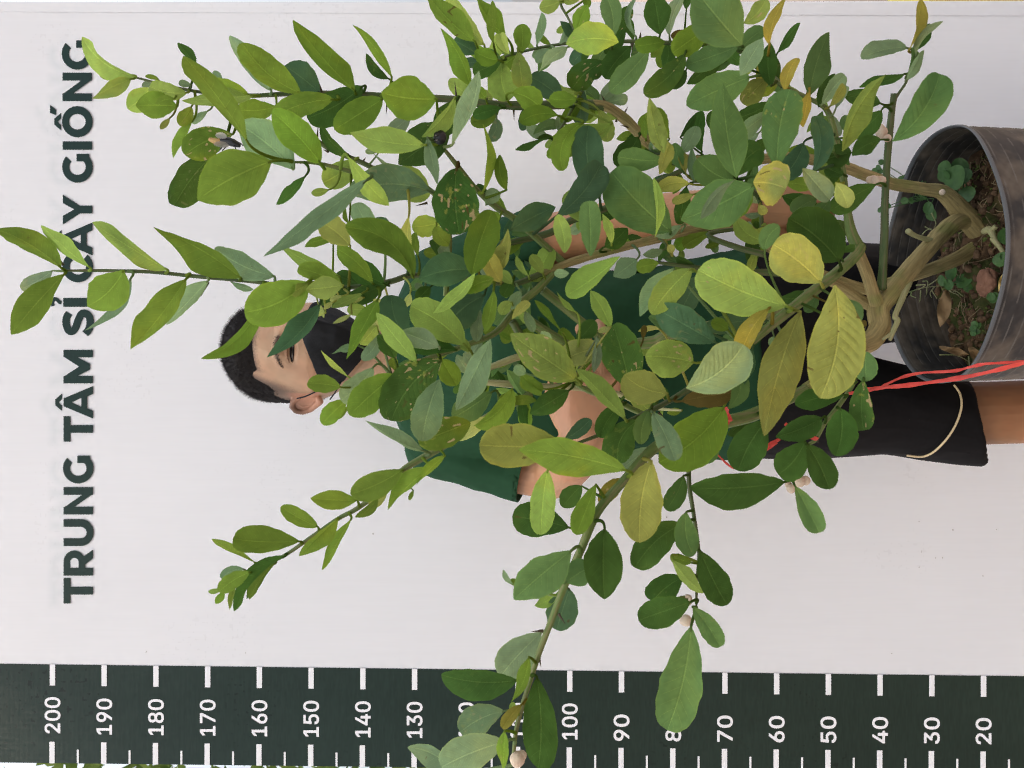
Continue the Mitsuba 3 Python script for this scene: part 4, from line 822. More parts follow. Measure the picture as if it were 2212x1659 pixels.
LEAVES = """
T 0 0
880 490 540 245 120 l 4
770 500 640 460 85 g 3
850 510 600 635 95 l 4
1030 520 945 490 32 g 4
985 545 920 560 40 p 3
975 570 830 700 130 l 4
1150 690 885 685 165 g 5
1210 600 975 560 120 l 5
1130 640 1010 670 60 g 6
1240 550 1160 535 45 p 4
1610 930 1200 375 165 o 7
1270 420 1155 280 60 d 5
1610 610 1380 545 115 g 5
1640 620 1190 650 110 l 5
1440 520 1380 470 42 p 4
1240 690 1160 805 85 g 4
1345 720 1240 780 70 p 3
1100 765 1040 835 38 y 4
1250 780 1125 1020 60 g 4
1510 870 1205 1000 190 g 5 1
1400 985 1135 1325 200 d 4
1759 1045 1290 1290 330 o 8
1760 590 1515 245 150 p 3
1949 605 1580 285 190 g 5
1790 690 1540 710 140 g 4
1900 1100 1545 805 260 p 5
395 1735 -10 1490 150 g 5
585 1735 275 1465 85 l 4
1090 1750 610 1450 120 l 4
1560 1800 1005 1478 165 g 5
1780 1790 1400 1610 160 p 4
T 0 1
800 95 570 320 235 g 6
420 115 80 500 170 g 5
340 95 140 210 100 p 3
850 140 555 475 70 p 4
1205 150 855 595 165 g 5
1350 160 1085 440 120 p 4
1700 230 1312 655 100 o 5
1500 170 1640 215 45 p 3
1990 170 1594 360 270 g 7
T 1 0
640 590 250 140 150 o 5
880 500 630 170 60 o 4
860 510 718 350 70 d 3
410 600 190 430 190 b 3
690 560 340 760 200 d 3
500 645 130 750 150 o 5
820 640 515 835 185 o 6
1170 640 820 600 270 o 7
1000 745 850 860 100 p 3
1090 940 620 860 165 l 8
1250 800 930 1060 250 d 5 1
1300 650 1180 900 165 d 4 1
1290 630 1080 880 90 l 7
1270 940 1440 470 115 p 8
1110 890 1175 1190 80 p 8
920 1090 1110 1280 190 l 3
1300 1090 1320 1510 300 d 8 1
1470 1250 1470 815 62 o 6
1625 1230 1585 1010 85 o 6
1590 700 1410 750 85 d 4
1560 770 1510 905 85 p 4
1420 270 1120 -30 150 o 5
1390 560 1200 190 120 o 6
1480 290 1240 0 150 l 4
1620 240 1430 -20 100 o 5
1540 290 1530 10 58 g 6
1430 350 1285 265 125 b 4
1570 390 1420 330 110 o 6
1590 395 1410 470 110 d 4
1640 350 1585 220 90 l 7
1600 400 1640 645 190 l 4
1490 640 1430 570 60 o 4
1130 1240 600 1250 230 p 4
590 1010 855 1325 115 l 7
640 1040 440 1180 170 l 3
720 1165 65 1650 130 p 8
470 1230 360 1250 52 l 4
415 1055 110 730 200 o 7
320 1140 135 1320 70 d 5
600 1000 420 815 80 d 3
900 1135 760 995 28 p 3
800 980 710 985 40 p 3
800 1520 650 1320 130 p 3
940 1600 820 1410 150 b 4
610 1590 425 1440 170 y 6
1020 1800 590 1480 220 o 7
500 1555 320 1600 62 g 5
605 1450 580 1345 30 o 4
540 1790 155 1590 90 l 5
755 1835 530 1620 120 g 6
990 1400 985 1710 90 y 6
1200 1440 1015 1470 140 l 4 1
1170 1460 1250 1580 110 g 6
1400 1780 1530 1375 210 o 8
1510 1800 1630 1490 105 y 7
1440 1730 1485 1550 90 y 7
1490 1330 1560 1230 95 p 3
1560 1460 1540 1370 70 g 4
1180 1659 1150 1550 80 d 5
1260 1659 1190 1600 80 p 6
1050 1659 1030 1510 55 g 4
T 2 0
60 340 60 160 115 g 5
40 330 70 575 130 l 5
310 10 180 50 95 l 4
160 295 190 85 62 p 5
450 -20 340 15 50 l 4
500 -10 470 40 60 o 4
420 225 490 35 110 o 6 1
690 275 358 285 205 l 8 1
655 240 610 -25 132 G 6
665 235 775 55 92 d 5 1
805 240 812 -20 46 p 6
960 225 915 -40 170 d 5
990 270 803 300 100 o 7
1020 230 1095 -10 90 p 4
945 300 900 370 65 g 4
885 325 640 590 150 G 6
770 300 605 505 150 d 4
600 400 395 575 165 d 4 1
360 305 175 470 80 p 6
260 330 165 410 80 p 3
420 600 195 465 130 l 4
320 640 125 500 150 b 5
420 640 245 635 105 o 6
0 600 175 690 150 o 6
300 750 58 795 115 o 6
240 900 95 820 80 p 3
230 895 25 970 45 d 4
650 800 310 860 140 l 5
560 710 620 915 110 l 4
275 910 240 1025 55 o 4
450 800 335 1100 130 o 5
570 1290 500 825 200 b 5
290 1400 570 1065 200 b 6
-10 1490 275 1345 165 b 4
480 1445 360 1245 150 l 6
510 1660 500 1310 142 G 8
340 1640 290 1400 110 l 7
645 1580 585 1390 62 l 6
600 1600 745 1480 130 d 5
1030 1500 655 1120 330 G 6
990 1040 692 1015 148 G 6
820 890 690 1085 170 d 4
985 990 893 640 120 l 7
1020 900 945 700 90 o 4
870 900 860 780 42 o 4
955 1130 1020 930 80 y 7
1100 1100 1060 930 90 G 5
1100 990 1195 820 105 p 5
1090 890 1195 745 45 d 4
1150 1190 925 1250 100 y 6
1175 1260 1040 1308 58 y 6
1130 1210 1085 1450 100 d 4
925 1540 918 1160 62 l 8
1100 1460 935 1530 62 p 4
1570 1200 1105 1420 300 G 7
1450 1160 1228 1415 72 p 8
1440 1175 1205 1030 200 G 6
1455 1150 1370 550 222 G 8
1460 1140 1610 965 190 d 5
1540 500 1140 680 210 G 6
1470 300 1130 420 150 G 6
1400 330 1140 540 105 d 4
1120 350 858 598 150 d 6 1
1130 450 1040 575 80 d 4
1270 180 1045 340 165 o 6
1110 195 1035 245 45 n 4
1490 290 1190 -70 320 G 8
1480 320 1630 190 110 G 5
1480 490 1620 255 130 p 8
1500 420 1395 330 80 d 5
1500 150 1640 0 110 l 5 1
1640 520 1500 670 140 y 4 1
1710 650 1450 770 110 d 5
1690 720 1465 880 100 p 5
1230 980 1235 725 100 d 3
1130 1130 1105 990 55 y 5
1180 1180 1165 960 65 p 5
1600 1330 1640 1390 60 y 4
1659 1560 1460 1420 110 l 4
980 1620 850 1650 60 p 5
1040 1640 1010 1590 55 y 6
1640 1470 1540 1560 90 l 3
1290 840 1310 720 50 d 3
1600 860 1500 920 60 p 3
1640 900 1560 1000 80 d 3
1380 60 1420 -30 60 d 3
1130 60 1150 -30 55 d 3
1590 420 1640 560 80 Y 4
T 3 0
10 290 125 -20 72 Y 6
60 345 205 155 62 d 5
20 560 15 280 120 d 5 1
110 590 185 380 85 Y 7
270 620 395 218 160 G 6
330 690 430 480 95 d 4
350 680 495 490 100 p 6
400 690 490 550 62 y 7
270 590 230 820 75 Y 7
480 980 760 488 118 l 8
440 700 510 560 70 p 4
730 670 490 610 115 d 4
735 715 540 870 145 d 5
560 880 480 760 80 G 5
730 905 550 1008 120 d 5
880 480 595 565 72 d 4
900 310 612 380 108 p 4
910 330 990 0 58 Y 5
955 330 1045 155 88 d 4
960 360 1130 142 52 p 5
890 500 930 310 62 G 5
895 520 1010 330 62 p 5
808 915 1105 490 212 G 7
700 1195 410 1365 150 d 4
440 1185 515 1345 110 L 7
225 1090 395 1290 130 p 8 1
290 1110 300 760 130 b 7
230 930 100 1140 150 b 5
430 990 350 730 100 G 5
540 990 370 1040 150 d 4
490 1130 380 1080 90 d 4
110 1190 300 1220 92 o 5
90 1270 300 1370 120 d 4
310 1290 165 1380 120 G 5
400 1290 300 1410 105 G 6
460 1690 140 1420 300 d 6
-20 1620 75 1470 120 G 6
340 1830 40 1590 290 y 8
60 1095 140 590 245 G 8 1
-95 1182 112 1220 280 L 8 1
470 1640 560 1600 60 d 4
T 1 1
560 190 278 80 118 g 6
340 180 165 270 80 l 7
565 190 328 215 150 l 7
830 180 640 60 150 d 4
700 200 520 130 110 d 3
610 215 420 300 110 d 4
850 190 555 320 110 d 5
690 240 490 330 60 l 6
450 370 358 365 36 L 6
400 300 440 400 30 L 6
500 300 440 345 34 L 6
620 375 500 436 36 L 6
720 340 595 340 80 l 5
790 280 590 660 105 o 7
780 450 675 570 120 l 5
800 500 685 665 90 p 5
640 580 490 635 40 p 5
600 785 424 615 32 l 6
415 310 78 650 130 b 7
1000 560 880 260 180 b 6
1040 690 785 375 125 l 8
900 665 785 520 120 d 6
1420 90 1065 150 215 b 7
1420 110 1155 365 88 l 8
1540 150 1360 232 105 o 8
1590 170 1500 -20 120 y 7
1480 255 1225 470 230 b 6
1355 580 1010 330 230 l 7
1190 590 945 490 140 p 8
1300 610 965 590 120 d 7
1450 340 1430 550 82 p 6
1540 220 1485 490 90 o 7
1130 200 1040 300 90 d 4
760 720 555 930 150 p 6
900 770 612 1025 205 o 8
550 850 337 825 122 g 6
590 930 430 1085 122 g 5
600 975 523 1055 45 g 5
775 905 680 1045 36 g 5
1200 680 885 1060 290 d 8 1
1190 800 1080 1190 200 p 9
1390 1080 1060 1205 200 o 8 1
1085 1265 716 1070 88 p 6
1200 670 1300 835 140 o 6
1520 540 1300 990 165 p 8
1530 880 1278 1050 170 G 6
1659 860 1420 1090 118 o 6
1440 700 1345 630 70 p 5
1989 1230 1460 1225 285 y 9
1530 1040 1325 1195 90 L 5
950 1385 620 1540 172 g 6
655 1582 360 1570 125 g 6
1130 1370 860 1640 95 o 6
1225 1295 1045 1480 60 o 6
830 1520 700 1590 70 p 4
850 1510 740 1632 85 y 5
790 1560 645 1690 62 g 6
1020 1520 992 1580 28 g 5
1660 890 1590 960 80 g 5
1659 980 1590 1030 60 y 5
400 1755 168 1625 108 g 5
700 270 610 300 40 L 5
560 260 480 290 40 L 6
870 330 760 300 60 L 5
850 480 750 400 70 L 4
1000 240 960 330 50 L 4
1090 250 1030 180 50 p 4
900 740 880 660 60 g 5
1390 620 1330 540 50 l 6
1659 300 1590 380 80 l 6
1659 180 1580 100 70 l 5
T 1 2
280 190 -140 175 168 g 5
530 40 285 280 108 g 6
620 40 430 368 68 o 5
190 285 -135 635 92 d 6
130 330 -40 560 80 g 5
0 330 -280 178 48 g 5
-40 390 -236 515 105 g 6
-80 370 -220 430 70 p 5
-220 490 -305 520 34 l 5
-210 510 -262 592 50 g 5
-135 480 -172 628 38 g 5
10 400 -60 560 60 d 4
1690 1090 1212 1055 188 d 6
1850 780 1590 1060 225 p 5
1610 1290 1330 1425 190 p 6
1610 1490 1212 1650 230 p 7
1300 1720 988 1530 128 p 6
1720 1250 1600 1400 80 Y 7
1610 1420 1600 1670 70 o 8
1690 480 1605 375 32 p 5
T 2 1
700 5 360 250 150 l 7 1
640 465 510 230 108 l 5
810 20 660 130 140 p 5
950 50 810 80 95 g 6
1045 80 833 385 118 p 6
1158 85 910 372 170 l 7
1230 130 1090 395 150 b 5
1780 325 1220 95 320 l 8 1
1500 200 1250 290 72 g 6
1320 560 945 345 220 b 7
1210 460 1560 410 135 b 5
1400 480 1290 430 85 g 6
1659 345 1485 645 125 Y 8
1130 855 1490 580 285 p 9 1
1175 690 870 650 250 l 6 1
770 870 660 455 265 d 6 1
1005 890 735 770 225 y 8
735 1060 425 740 120 l 8
425 805 0 510 250 l 8 1
620 590 320 690 170 L 5
555 520 530 750 62 p 6
410 560 535 420 112 d 5
370 870 120 1020 140 d 6
160 940 0 945 66 g 6
200 860 60 800 100 o 5
60 760 190 880 90 o 5
740 1390 60 1260 225 g 9 1
340 1185 505 1060 98 b 6
820 1065 690 1345 200 d 5
710 970 580 1175 130 d 5
890 1000 840 1215 110 G 6
915 1015 1055 1320 150 p 8
1370 985 960 1330 300 o 6
1100 940 1410 890 150 n 7
1470 720 1400 985 110 G 6
1560 600 1510 830 80 b 6
1869 360 1640 1150 265 y 8
1645 1070 1470 1385 220 d 6
1310 1150 1250 1335 110 G 5
905 1330 830 1845 270 y 8
1110 1425 1000 1640 125 d 5
1765 1465 1165 1500 240 d 5
450 1490 330 1625 130 d 4
545 1480 420 1800 130 o 6
230 1390 190 1797 165 l 7
730 1450 580 1610 110 Y 5 1
890 1240 720 1370 100 p 4
370 1760 10 1690 215 d 4
110 130 30 0 42 l 7
200 115 120 0 72 l 6
370 110 275 110 60 p 7
85 360 140 490 65 p 6
330 510 150 290 42 o 6
410 360 295 235 36 l 6
260 560 190 490 65 p 7
90 760 15 720 70 p 6
0 410 110 300 60 y 8
960 480 820 490 40 L 5
640 460 560 490 40 L 7
850 540 860 450 40 n 5
0 150 -60 260 90 d 5
60 230 0 340 80 p 5
T 3 1
432 190 340 905 330 y 9
475 290 585 445 130 G 5
470 450 555 565 90 d 6
640 620 640 808 142 G 7 1
500 740 550 820 70 G 6
620 800 620 1122 145 d 7 1
560 830 470 860 45 G 5
490 900 185 965 140 d 4
350 1050 55 1170 165 d 6
470 990 440 1290 190 d 7
240 1200 70 1410 200 d 6
250 1220 395 1505 170 d 7
175 1490 330 1785 150 G 6
160 660 170 775 42 p 5
300 250 80 270 100 d 3
320 250 240 360 80 G 4
600 420 640 440 40 n 6
40 520 10 580 40 p 4
T 2 2
385 250 20 560 250 G 8
350 455 500 360 170 G 6
600 110 600 555 242 d 6
372 500 290 758 195 b 4
290 530 150 605 80 l 4
1100 80 805 355 200 d 6
1130 0 1175 278 150 G 7
1220 250 1390 595 190 d 6
1165 330 1028 290 72 o 6
1040 310 1235 520 92 l 7
1110 420 915 575 180 d 5
1155 585 828 700 190 d 7
1170 615 1345 868 128 G 7
1160 745 1010 1398 270 G 6
160 1065 170 1650 232 d 7
110 940 -5 1230 80 o 7
0 470 10 430 40 g 5
-10 1290 20 1240 40 l 7
"""
# base colours of the leaves by kind: blade, vein
KIND = {'g': ((0.19, 0.295, 0.045), .42), 'o': ((0.185, 0.300, 0.042), .42), 'l': ((0.30, 0.43, 0.095), .50), 'L': ((0.47, 0.54, 0.17), .60), 'y': ((0.35, 0.385, 0.095), .42), 'Y': ((0.36, 0.315, 0.06), .38),
        'd': ((0.068, 0.145, 0.032), .30), 'b': ((0.085, 0.170, 0.082), .28), 'p': ((0.235, 0.350, 0.180), .40), 'G': ((0.135, 0.245, 0.078), .36), 'n': ((0.18, 0.14, 0.04), .2)}
rl = np.random.default_rng(21)
rows, cur = [], None
for line in LEAVES.strip().splitlines():
    q = line.split()
    if q[0] == 'T': cur = (int(q[1]), int(q[2])); continue
    b, t = tile(*cur, float(q[0]), float(q[1])), tile(*cur, float(q[2]), float(q[3]))
    rows.append((b, t, float(q[4]) / 3, q[5], float(q[6]), len(q) > 7))
# more leaves along the inner twigs, behind the ones in front
rf = np.random.default_rng(77); tries = 0; fill = 0
while fill < 240 and tries < 8000:
    tries += 1
    b = BR[rf.integers(len(BR))]
    X, Y = b[0], b[1]
    inner_ = (860 < X < 1640 and 540 < Y < 950) or (1000 < X < 1700 and 40 < Y < 530) or (1640 < X < 1850 and 150 < Y < 520)
    if not inner_ or (1215 < X < 1400 and 560 < Y < 710) or b[2] > .985: continue
    L_ = rf.uniform(28, 80); a_ = math.pi + rf.normal(0, 1.1)
    t = (X + L_ * math.cos(a_), Y + L_ * math.sin(a_))
    if t[0] < 845 or (1205 < t[0] < 1345 and 770 < t[1] < 990) or (1215 < t[0] < 1400 and 560 < t[1] < 710) or (1640 < t[0] and 520 < t[1]): continue
    rows.append(((X, Y), t, L_ * rf.uniform(.30, .56), rf.choice(list('ddbgGGoopll')), float(np.clip((1.0 - b[2]) / .042 - rf.uniform(0, .8), 0.2, 4)), rf.random() < .1)); fill += 1
NL = len(rows)
LC = np.zeros((NL, 3)); LM = np.zeros(NL); LW = np.zeros(NL); LR = rl.uniform(0, 1, NL); LL = np.zeros(NL)

def leaf(i):
    (bX, bY), (tX, tY), w, kind, layer, spots = rows[i]
    w *= 1.02; tX += .025 * (tX - bX); tY += .025 * (tY - bY)
    D0 = 1.005 - 0.042 * layer + rl.uniform(-.008, .008)
    L = math.hypot(tX - bX, tY - bY)
    ratio = w / L
    col, _ = KIND[kind]
    LC[i] = np.array(col) * (1 + rl.uniform(-.26, .30)) * (1 + rl.uniform(-.06, .06, 3))
    LM[i] = 1.0 if spots else rl.uniform(0, .35) * (rl.random() < .6)
    natural = 0.47
    if ratio >= .40: W, roll = w, rl.uniform(-.22, .22)
    else:
        W = min(natural * L, w * 2.6); roll = math.acos(min(1, w / W)) * rl.choice([-1, 1])
    pointed = ratio < .35 or rl.random() < .2
    ns, nt = (25, 11) if L > 40 else (15, 7)
    dz = rl.uniform(-.22, .22) * L
    px = np.array([tX - bX, tY - bY]) / L; perp = np.array([-px[1], px[0]])
    bend = rl.normal(0, .06) * L
    arch = rl.normal(.05, .05)
    fold = abs(rl.normal(.40, .17)); twist = rl.normal(0, .45)
    curl = rl.normal(0, .6)
    s = np.linspace(0, 1, ns); s = .45 * s + .55 * (1 - np.cos(np.pi * s)) / 2
    k = FOC / D0
    Lm, Wm = L / k, W / k
    LW[i], LL[i] = Wm, Lm
    Wm /= math.cos(min(fold, .7))
    spine = np.array([P(bX + px[0] * L * u + perp[0] * bend * 4 * u * (1 - u), bY + px[1] * L * u + perp[1] * bend * 4 * u * (1 - u), D0 + dz / k * u - arch * Lm * 4 * u * (1 - u) + .10 * Lm * u * u * curl) for u in s])
    tan = np.gradient(spine, axis=0); tan /= np.linalg.norm(tan, axis=1, keepdims=True)
    sc = np.clip(s, 1e-4, 1 - 1e-6)
    if pointed: prof_ = np.sin(np.pi * sc ** 1.0) ** .84
    else: prof_ = sc ** rl.uniform(.66, .92) * (1 - sc) ** rl.uniform(.40, .62)
    prof_ /= prof_.max()
    prof_ = np.maximum(prof_, .035 * (1 - s)); prof_[0] = .04
    ed = rl.uniform(0, 40)
    V, UV = [], []
    for j, u in enumerate(s):
        view = np.array([0, CAM_Y, CAM_Z]) - spine[j]; view /= np.linalg.norm(view)
        S0 = np.cross(tan[j], view); S0 /= np.linalg.norm(S0); N0 = np.cross(S0, tan[j])
        r_ = roll + twist * (u - .5)
        S, N = S0 * math.cos(r_) + N0 * math.sin(r_), N0 * math.cos(r_) - S0 * math.sin(r_)
        for t in np.linspace(-1, 1, nt):
            h = Wm / 2 * prof_[j]
            jag = 1 + (.035 * (meshkit.noise(np.array([u * 13 + ed, np.sign(t) * 3, i])) - .5) + .012 * math.sin(u * 95 + ed)) * (abs(t) > .95) * 2 if ns > 15 else 1
            wave = Wm * .11 * (meshkit.noise(np.array([u * 3.2 + ed, t * 1.4 + 5, i * .37])) - .5) * abs(t)
            side = math.sin(fold * (1 - .4 * abs(t)))
            V.append(spine[j] + S * h * t * jag * math.cos(fold) + N * (h * abs(t) * side + wave * 2 * prof_[j]))
            UV.append((i + min(max(u, .012), .988), t))
    F = []
    for j in range(ns - 1):
        for m_ in range(nt - 1):
            q = j * nt + m_
            F += [(q, q + 1, q + nt + 1), (q, q + nt + 1, q + nt)]
    # petiole to the nearest branch
    d = np.hypot(BRX[:, 0] - bX, BRX[:, 1] - bY) / FOC * D0 + 0.55 * np.abs(BRX[:, 2] - D0)
    k_ = int(np.argmin(d)); end = BRP[k_]; start = spine[0]
    gap = np.linalg.norm(end - start)
    if .0015 < gap < .20:
        ctl = start - tan[0] * min(gap * .45, .012) + np.array([0, min(gap * .2, .006), 0]) if (start - end) @ tan[0] > .2 * gap else (start + end) / 2 + np.array([0, min(gap * .15, .004), 0])
        tt = np.linspace(0, 1, 9)[:, None]
        path = end * (1 - tt) ** 2 + 2 * ctl * tt * (1 - tt) + start * tt ** 2
        r0 = .0009 + .00035 * min(L / 80, 2)
        pv, pf, pu = tube(np.vstack([path, spine[2]]), np.linspace(r0 * 1.4, r0 * .7, 10), sides=6)
        F += (pf + len(V)).tolist()
        V += pv.tolist(); UV += [(i + .02, 1.5)] * len(pv)
    return np.array(V), np.array(F), np.array(UV), L * w
built = [leaf(i) for i in range(NL)]
C_R, C_G, C_B = (mi.Float(LC[:, c].astype(np.float32)) for c in range(3))
C_M, C_W, C_L, C_S = mi.Float(LM.astype(np.float32)), mi.Float(LW.astype(np.float32)), mi.Float(LL.astype(np.float32)), mi.Float(LR.astype(np.float32))
def leaf_read(uv):
    i = mi.UInt32(dr.clip(dr.floor(uv.x), 0, NL - 1)); s = uv.x - dr.floor(uv.x)
    return i, s, uv.y
def leaf_vein(s, t, w, l, seed):
    at = dr.abs(t)
    ph = (s - 0.42 * at * w / dr.maximum(l, 1e-3)) * (8.5 + 3 * seed) + seed * 5
    fr = dr.abs(ph - dr.floor(ph) - 0.5)
    side = (1 - ss(0.0, 0.055, fr)) * ss(0.97, 0.55, at)
    mid = 1 - ss(0.008, 0.036 + 0.03 * (1 - s), at)
    return mid, side, fr
def leaf_color(p, n, uv):
    i, s, t = leaf_read(uv)
    base = mi.Color3f(dr.gather(mi.Float, C_R, i), dr.gather(mi.Float, C_G, i), dr.gather(mi.Float, C_B, i))
    spot, w, l, sd = (dr.gather(mi.Float, c, i) for c in (C_M, C_W, C_L, C_S))
    x, y = s * l, t * w * 0.5
    mid, side, fr = leaf_vein(s, t, w, l, sd)
    z = sd * 50
    broad = f3(x * 38, y * 38, z) - 0.5
    fine = f3(x * 260, y * 260, z) - 0.5
    c = base * (1 + 0.55 * broad + 0.28 * fine) * (0.96 + 0.10 * fr)
    warm = mi.Color3f(1.9, 1.35, 0.75)
    c = mixc(c, c * warm, 0.55 * ss(0.5, 0.75, f3(x * 24, y * 24, z + 9)) * (0.3 + 0.7 * spot))
    c = mixc(c, c * mi.Color3f(1.55, 1.40, 1.2) + 0.012, 0.62 * side)
    c = mixc(c, c * mi.Color3f(1.55, 1.45, 1.4) + mi.Color3f(0.025, 0.03, 0.012), 0.7 * mid)
    c = dr.select(dr.abs(t) > 1.2, base * mi.Color3f(0.75, 0.72, 0.8) + mi.Color3f(0.02, 0.025, 0.008), c)
    c = mixc(c, c * mi.Color3f(1.5, 1.35, 0.9), 0.35 * ss(0.90, 0.99, dr.abs(t)))
    blot = ss(0.64, 0.74, f3(x * 210, y * 210, z + 3)) * ss(0.45, 0.65, f3(x * 40, y * 40, z + 50)) * spot
    c = mixc(c, mi.Color3f(0.40, 0.43, 0.09), 0.6 * blot)
    scar = ss(0.84, 0.88, n3(x * 210, y * 320, z + 30)) * ss(0.2, 0.6, spot)
    c = mixc(c, mi.Color3f(0.55, 0.42, 0.22), 0.8 * scar)
    brown = ss(0.90, 0.93, n3(x * 190, y * 190, z + 77)) * ss(0.6, 0.9, sd)
    c = mixc(c, mi.Color3f(0.13, 0.075, 0.03), 0.75 * brown)
    return mi.Color3f(dr.clip(c.x, 0.004, 0.8), dr.clip(c.y, 0.004, 0.8), dr.clip(c.z, 0.004, 0.8))
def leaf_bump(p, n, uv):
    i, s, t = leaf_read(uv)
    w, l, sd = (dr.gather(mi.Float, c, i) for c in (C_W, C_L, C_S))
    mid, side, fr = leaf_vein(s, t, w, l, sd)
    return -0.0008 * side - 0.0010 * mid + 0.0010 * fr * (0.3 + 1.2 * sd) * ss(1.0, 0.6, dr.abs(t)) * w / 0.04 + 0.0010 * f3(s * l * 150, t * w * 75, sd * 50)
scene['mat_leaf'] = {'type': 'bumpmap', 'arbitrary': mikit.proc(leaf_bump), 'scale': 1.0,
                     'bsdf': {'type': 'principledthin', 'base_color': mikit.proc(leaf_color), 'roughness': 0.30, 'diff_trans': 0.95, 'eta': 1.6}}
order = np.argsort([-b[3] for b in built])
for i in sorted(order[:300]):
    V, F, UV, _ = built[i]
    add('citrus_bush__leaf', (V, F), 'mat_leaf', smooth=True, uv=UV)
V, F, UV, at = [], [], [], 0
for i in order[300:]:
    V.append(built[i][0]); F.append(built[i][1] + at); UV.append(built[i][2]); at += len(built[i][0])
add('citrus_bush__small_leaf', (np.vstack(V), np.vstack(F)), 'mat_leaf', smooth=True, uv=np.vstack(UV), kind='stuff')
tag('citrus_bush', 'leafy potted citrus bush with thorny branches and yellow spotted leaves', 'citrus bush')

# fruit and flower buds
principled('mat_fruit', mikit.proc(lambda p, n, uv: mixc((0.025, 0.055, 0.010), (0.05, 0.10, 0.018), f3(p.x * 120, p.y * 120, p.z * 120))), 0.35, 0.5, bump=lambda p, n, uv: 0.0006 * n3(p.x * 900, p.y * 900, p.z * 900))
fp = P(*tile(2, 0, 942, 950), .76)
m = trimesh.creation.icosphere(4, .0082); m.vertices *= [1.0, 1, 1.05]; m.apply_translation(fp)
add('citrus_bush__fruit', m, 'mat_fruit', smooth=True, label='single small dark green lime')
principled('mat_bud', mikit.proc(lambda p, n, uv: mixc((0.55, 0.40, 0.30), (0.70, 0.60, 0.46), n3(p.x * 160, p.y * 160, p.z * 160))), 0.6, 0.3)
def bud(c, r, x0, y0, x1, y1, D, rad):
    a, b = P(*tile(c, r, x0, y0), D), P(*tile(c, r, x1, y1), D)
    q = chain([(a, rad * .62), (a * .55 + b * .45, rad), (b, rad * .72)], 16)
    m = tm(q.refine_to_length(.0015)); add('citrus_bush__flower_bud', m, 'mat_bud', smooth=True)
for q in [(3, 0, 745, 880, 725, 830, .89, .0068), (3, 0, 778, 900, 768, 890, .885, .0045), (3, 0, 700, 1175, 660, 1165, .895, .0062), (3, 0, 715, 1165, 690, 1180, .89, .0058), (3, 0, 740, 1172, 730, 1165, .89, .0052),
          (3, 1, 185, 1415, 180, 1412, .86, .0060), (3, 1, 200, 1455, 205, 1468, .86, .0068), (3, 1, 240, 1450, 245, 1462, .862, .0056), (3, 1, 150, 1420, 135, 1428, .866, .0048), (3, 1, 150, 1500, 150, 1518, .862, .0052), (3, 1, 135, 1480, 130, 1486, .868, .004),
          (2, 2, 1140, 700, 1112, 706, .85, .0066), (2, 2, 40, 1585, 30, 1620, .74, .0075), (2, 2, 60, 1575, 66, 1580, .742, .005), (3, 0, 1130, 1243, 1128, 1248, 1.0, .004)]:
    bud(*q)
principled('mat_fruitlet', (0.16, 0.20, 0.05), 0.45, 0.4)
a, b = P(*tile(2, 2, 1145, 575), .83), P(*tile(2, 2, 1085, 565), .82)
add('citrus_bush__fruitlet', tm(chain([(a, .0038), (a * .5 + b * .5, .0048), (b, .0030)], 14)), 'mat_fruitlet', smooth=True)
add('citrus_bush__flower_bud', tmesh(catmull([P(*tile(2, 2, 1125, 545), .822), P(*tile(2, 2, 1152, 552), .82), P(*tile(2, 2, 1150, 590), .82), P(*tile(2, 2, 1120, 596), .822)], 6), .0022, sides=8), 'mat_bud', smooth=True)
# ------------------------------------------------------------------ red plastic twine
principled('mat_twine', mikit.proc(lambda p, n, uv: mixc((0.52, 0.025, 0.022), (0.74, 0.10, 0.07), f3(p.x * 150, p.y * 300, p.z * 60))), 0.32, 0.5)
def ribbon(pts, w, seed=0):
    """A flat, slightly twisted tape."""
    q = catmull([P(*tile(c, r, x, y), D) for c, r, x, y, D in pts], 10)
    tan = np.gradient(q, axis=0); tan /= np.linalg.norm(tan, axis=1, keepdims=True)
    v, f = [], []
    for i, (p, t) in enumerate(zip(q, tan)):
        vw = np.array([0, CAM_Y, CAM_Z]) - p; vw /= np.linalg.norm(vw)
        s = np.cross(t, vw); s /= np.linalg.norm(s); n_ = np.cross(s, t)
        a = .7 * math.sin(i * .21 + seed) + .3 * math.sin(i * .67 + seed)
        s2, n2 = s * math.cos(a) + n_ * math.sin(a), n_ * math.cos(a) - s * math.sin(a)
        ww = w * (1 + .25 * math.sin(i * .37 + seed * 2))
        v += [p + s2 * ww + n2 * .0003, p + n2 * (.0012 + .0004 * math.sin(i)), p - s2 * ww + n2 * .0003, p - s2 * ww - n2 * .0003, p - n2 * .0003, p + s2 * ww - n2 * .0003]
    for i in range(len(q) - 1):
        for j in range(6):
            a, b = i * 6 + j, i * 6 + (j + 1) % 6
            f += [(a, b + 6, b), (a, a + 6, b + 6)]
    m = trimesh.Trimesh(v, f, process=False); m.fix_normals(); return m
tw = [ribbon([(3, 1, 1760, 650, .83), (3, 1, 1659, 682, .835), (3, 1, 1520, 692, .84), (3, 1, 1400, 700, .845), (3, 1, 1300, 722, .86), (3, 1, 1200, 745, .865), (3, 1, 1000, 757, .875), (3, 1, 880, 782, .88), (3, 1, 780, 825, .88), (3, 1, 720, 858, .88), (3, 1, 600, 880, .882), (3, 1, 500, 900, .885)], .0017, 1),
      ribbon([(3, 1, 1760, 660, .828), (3, 1, 1659, 690, .832), (3, 1, 1500, 735, .838), (3, 1, 1300, 780, .85), (3, 1, 1100, 812, .862), (3, 1, 900, 838, .87), (3, 1, 750, 852, .875), (3, 1, 640, 868, .88), (3, 1, 520, 893, .884)], .0025, 4)]
tag('plastic_twine', 'red plastic twine running from a branch down over the pot rim', 'twine')
for m in tw: add('plastic_twine__strand', m, 'mat_twine', smooth=40)
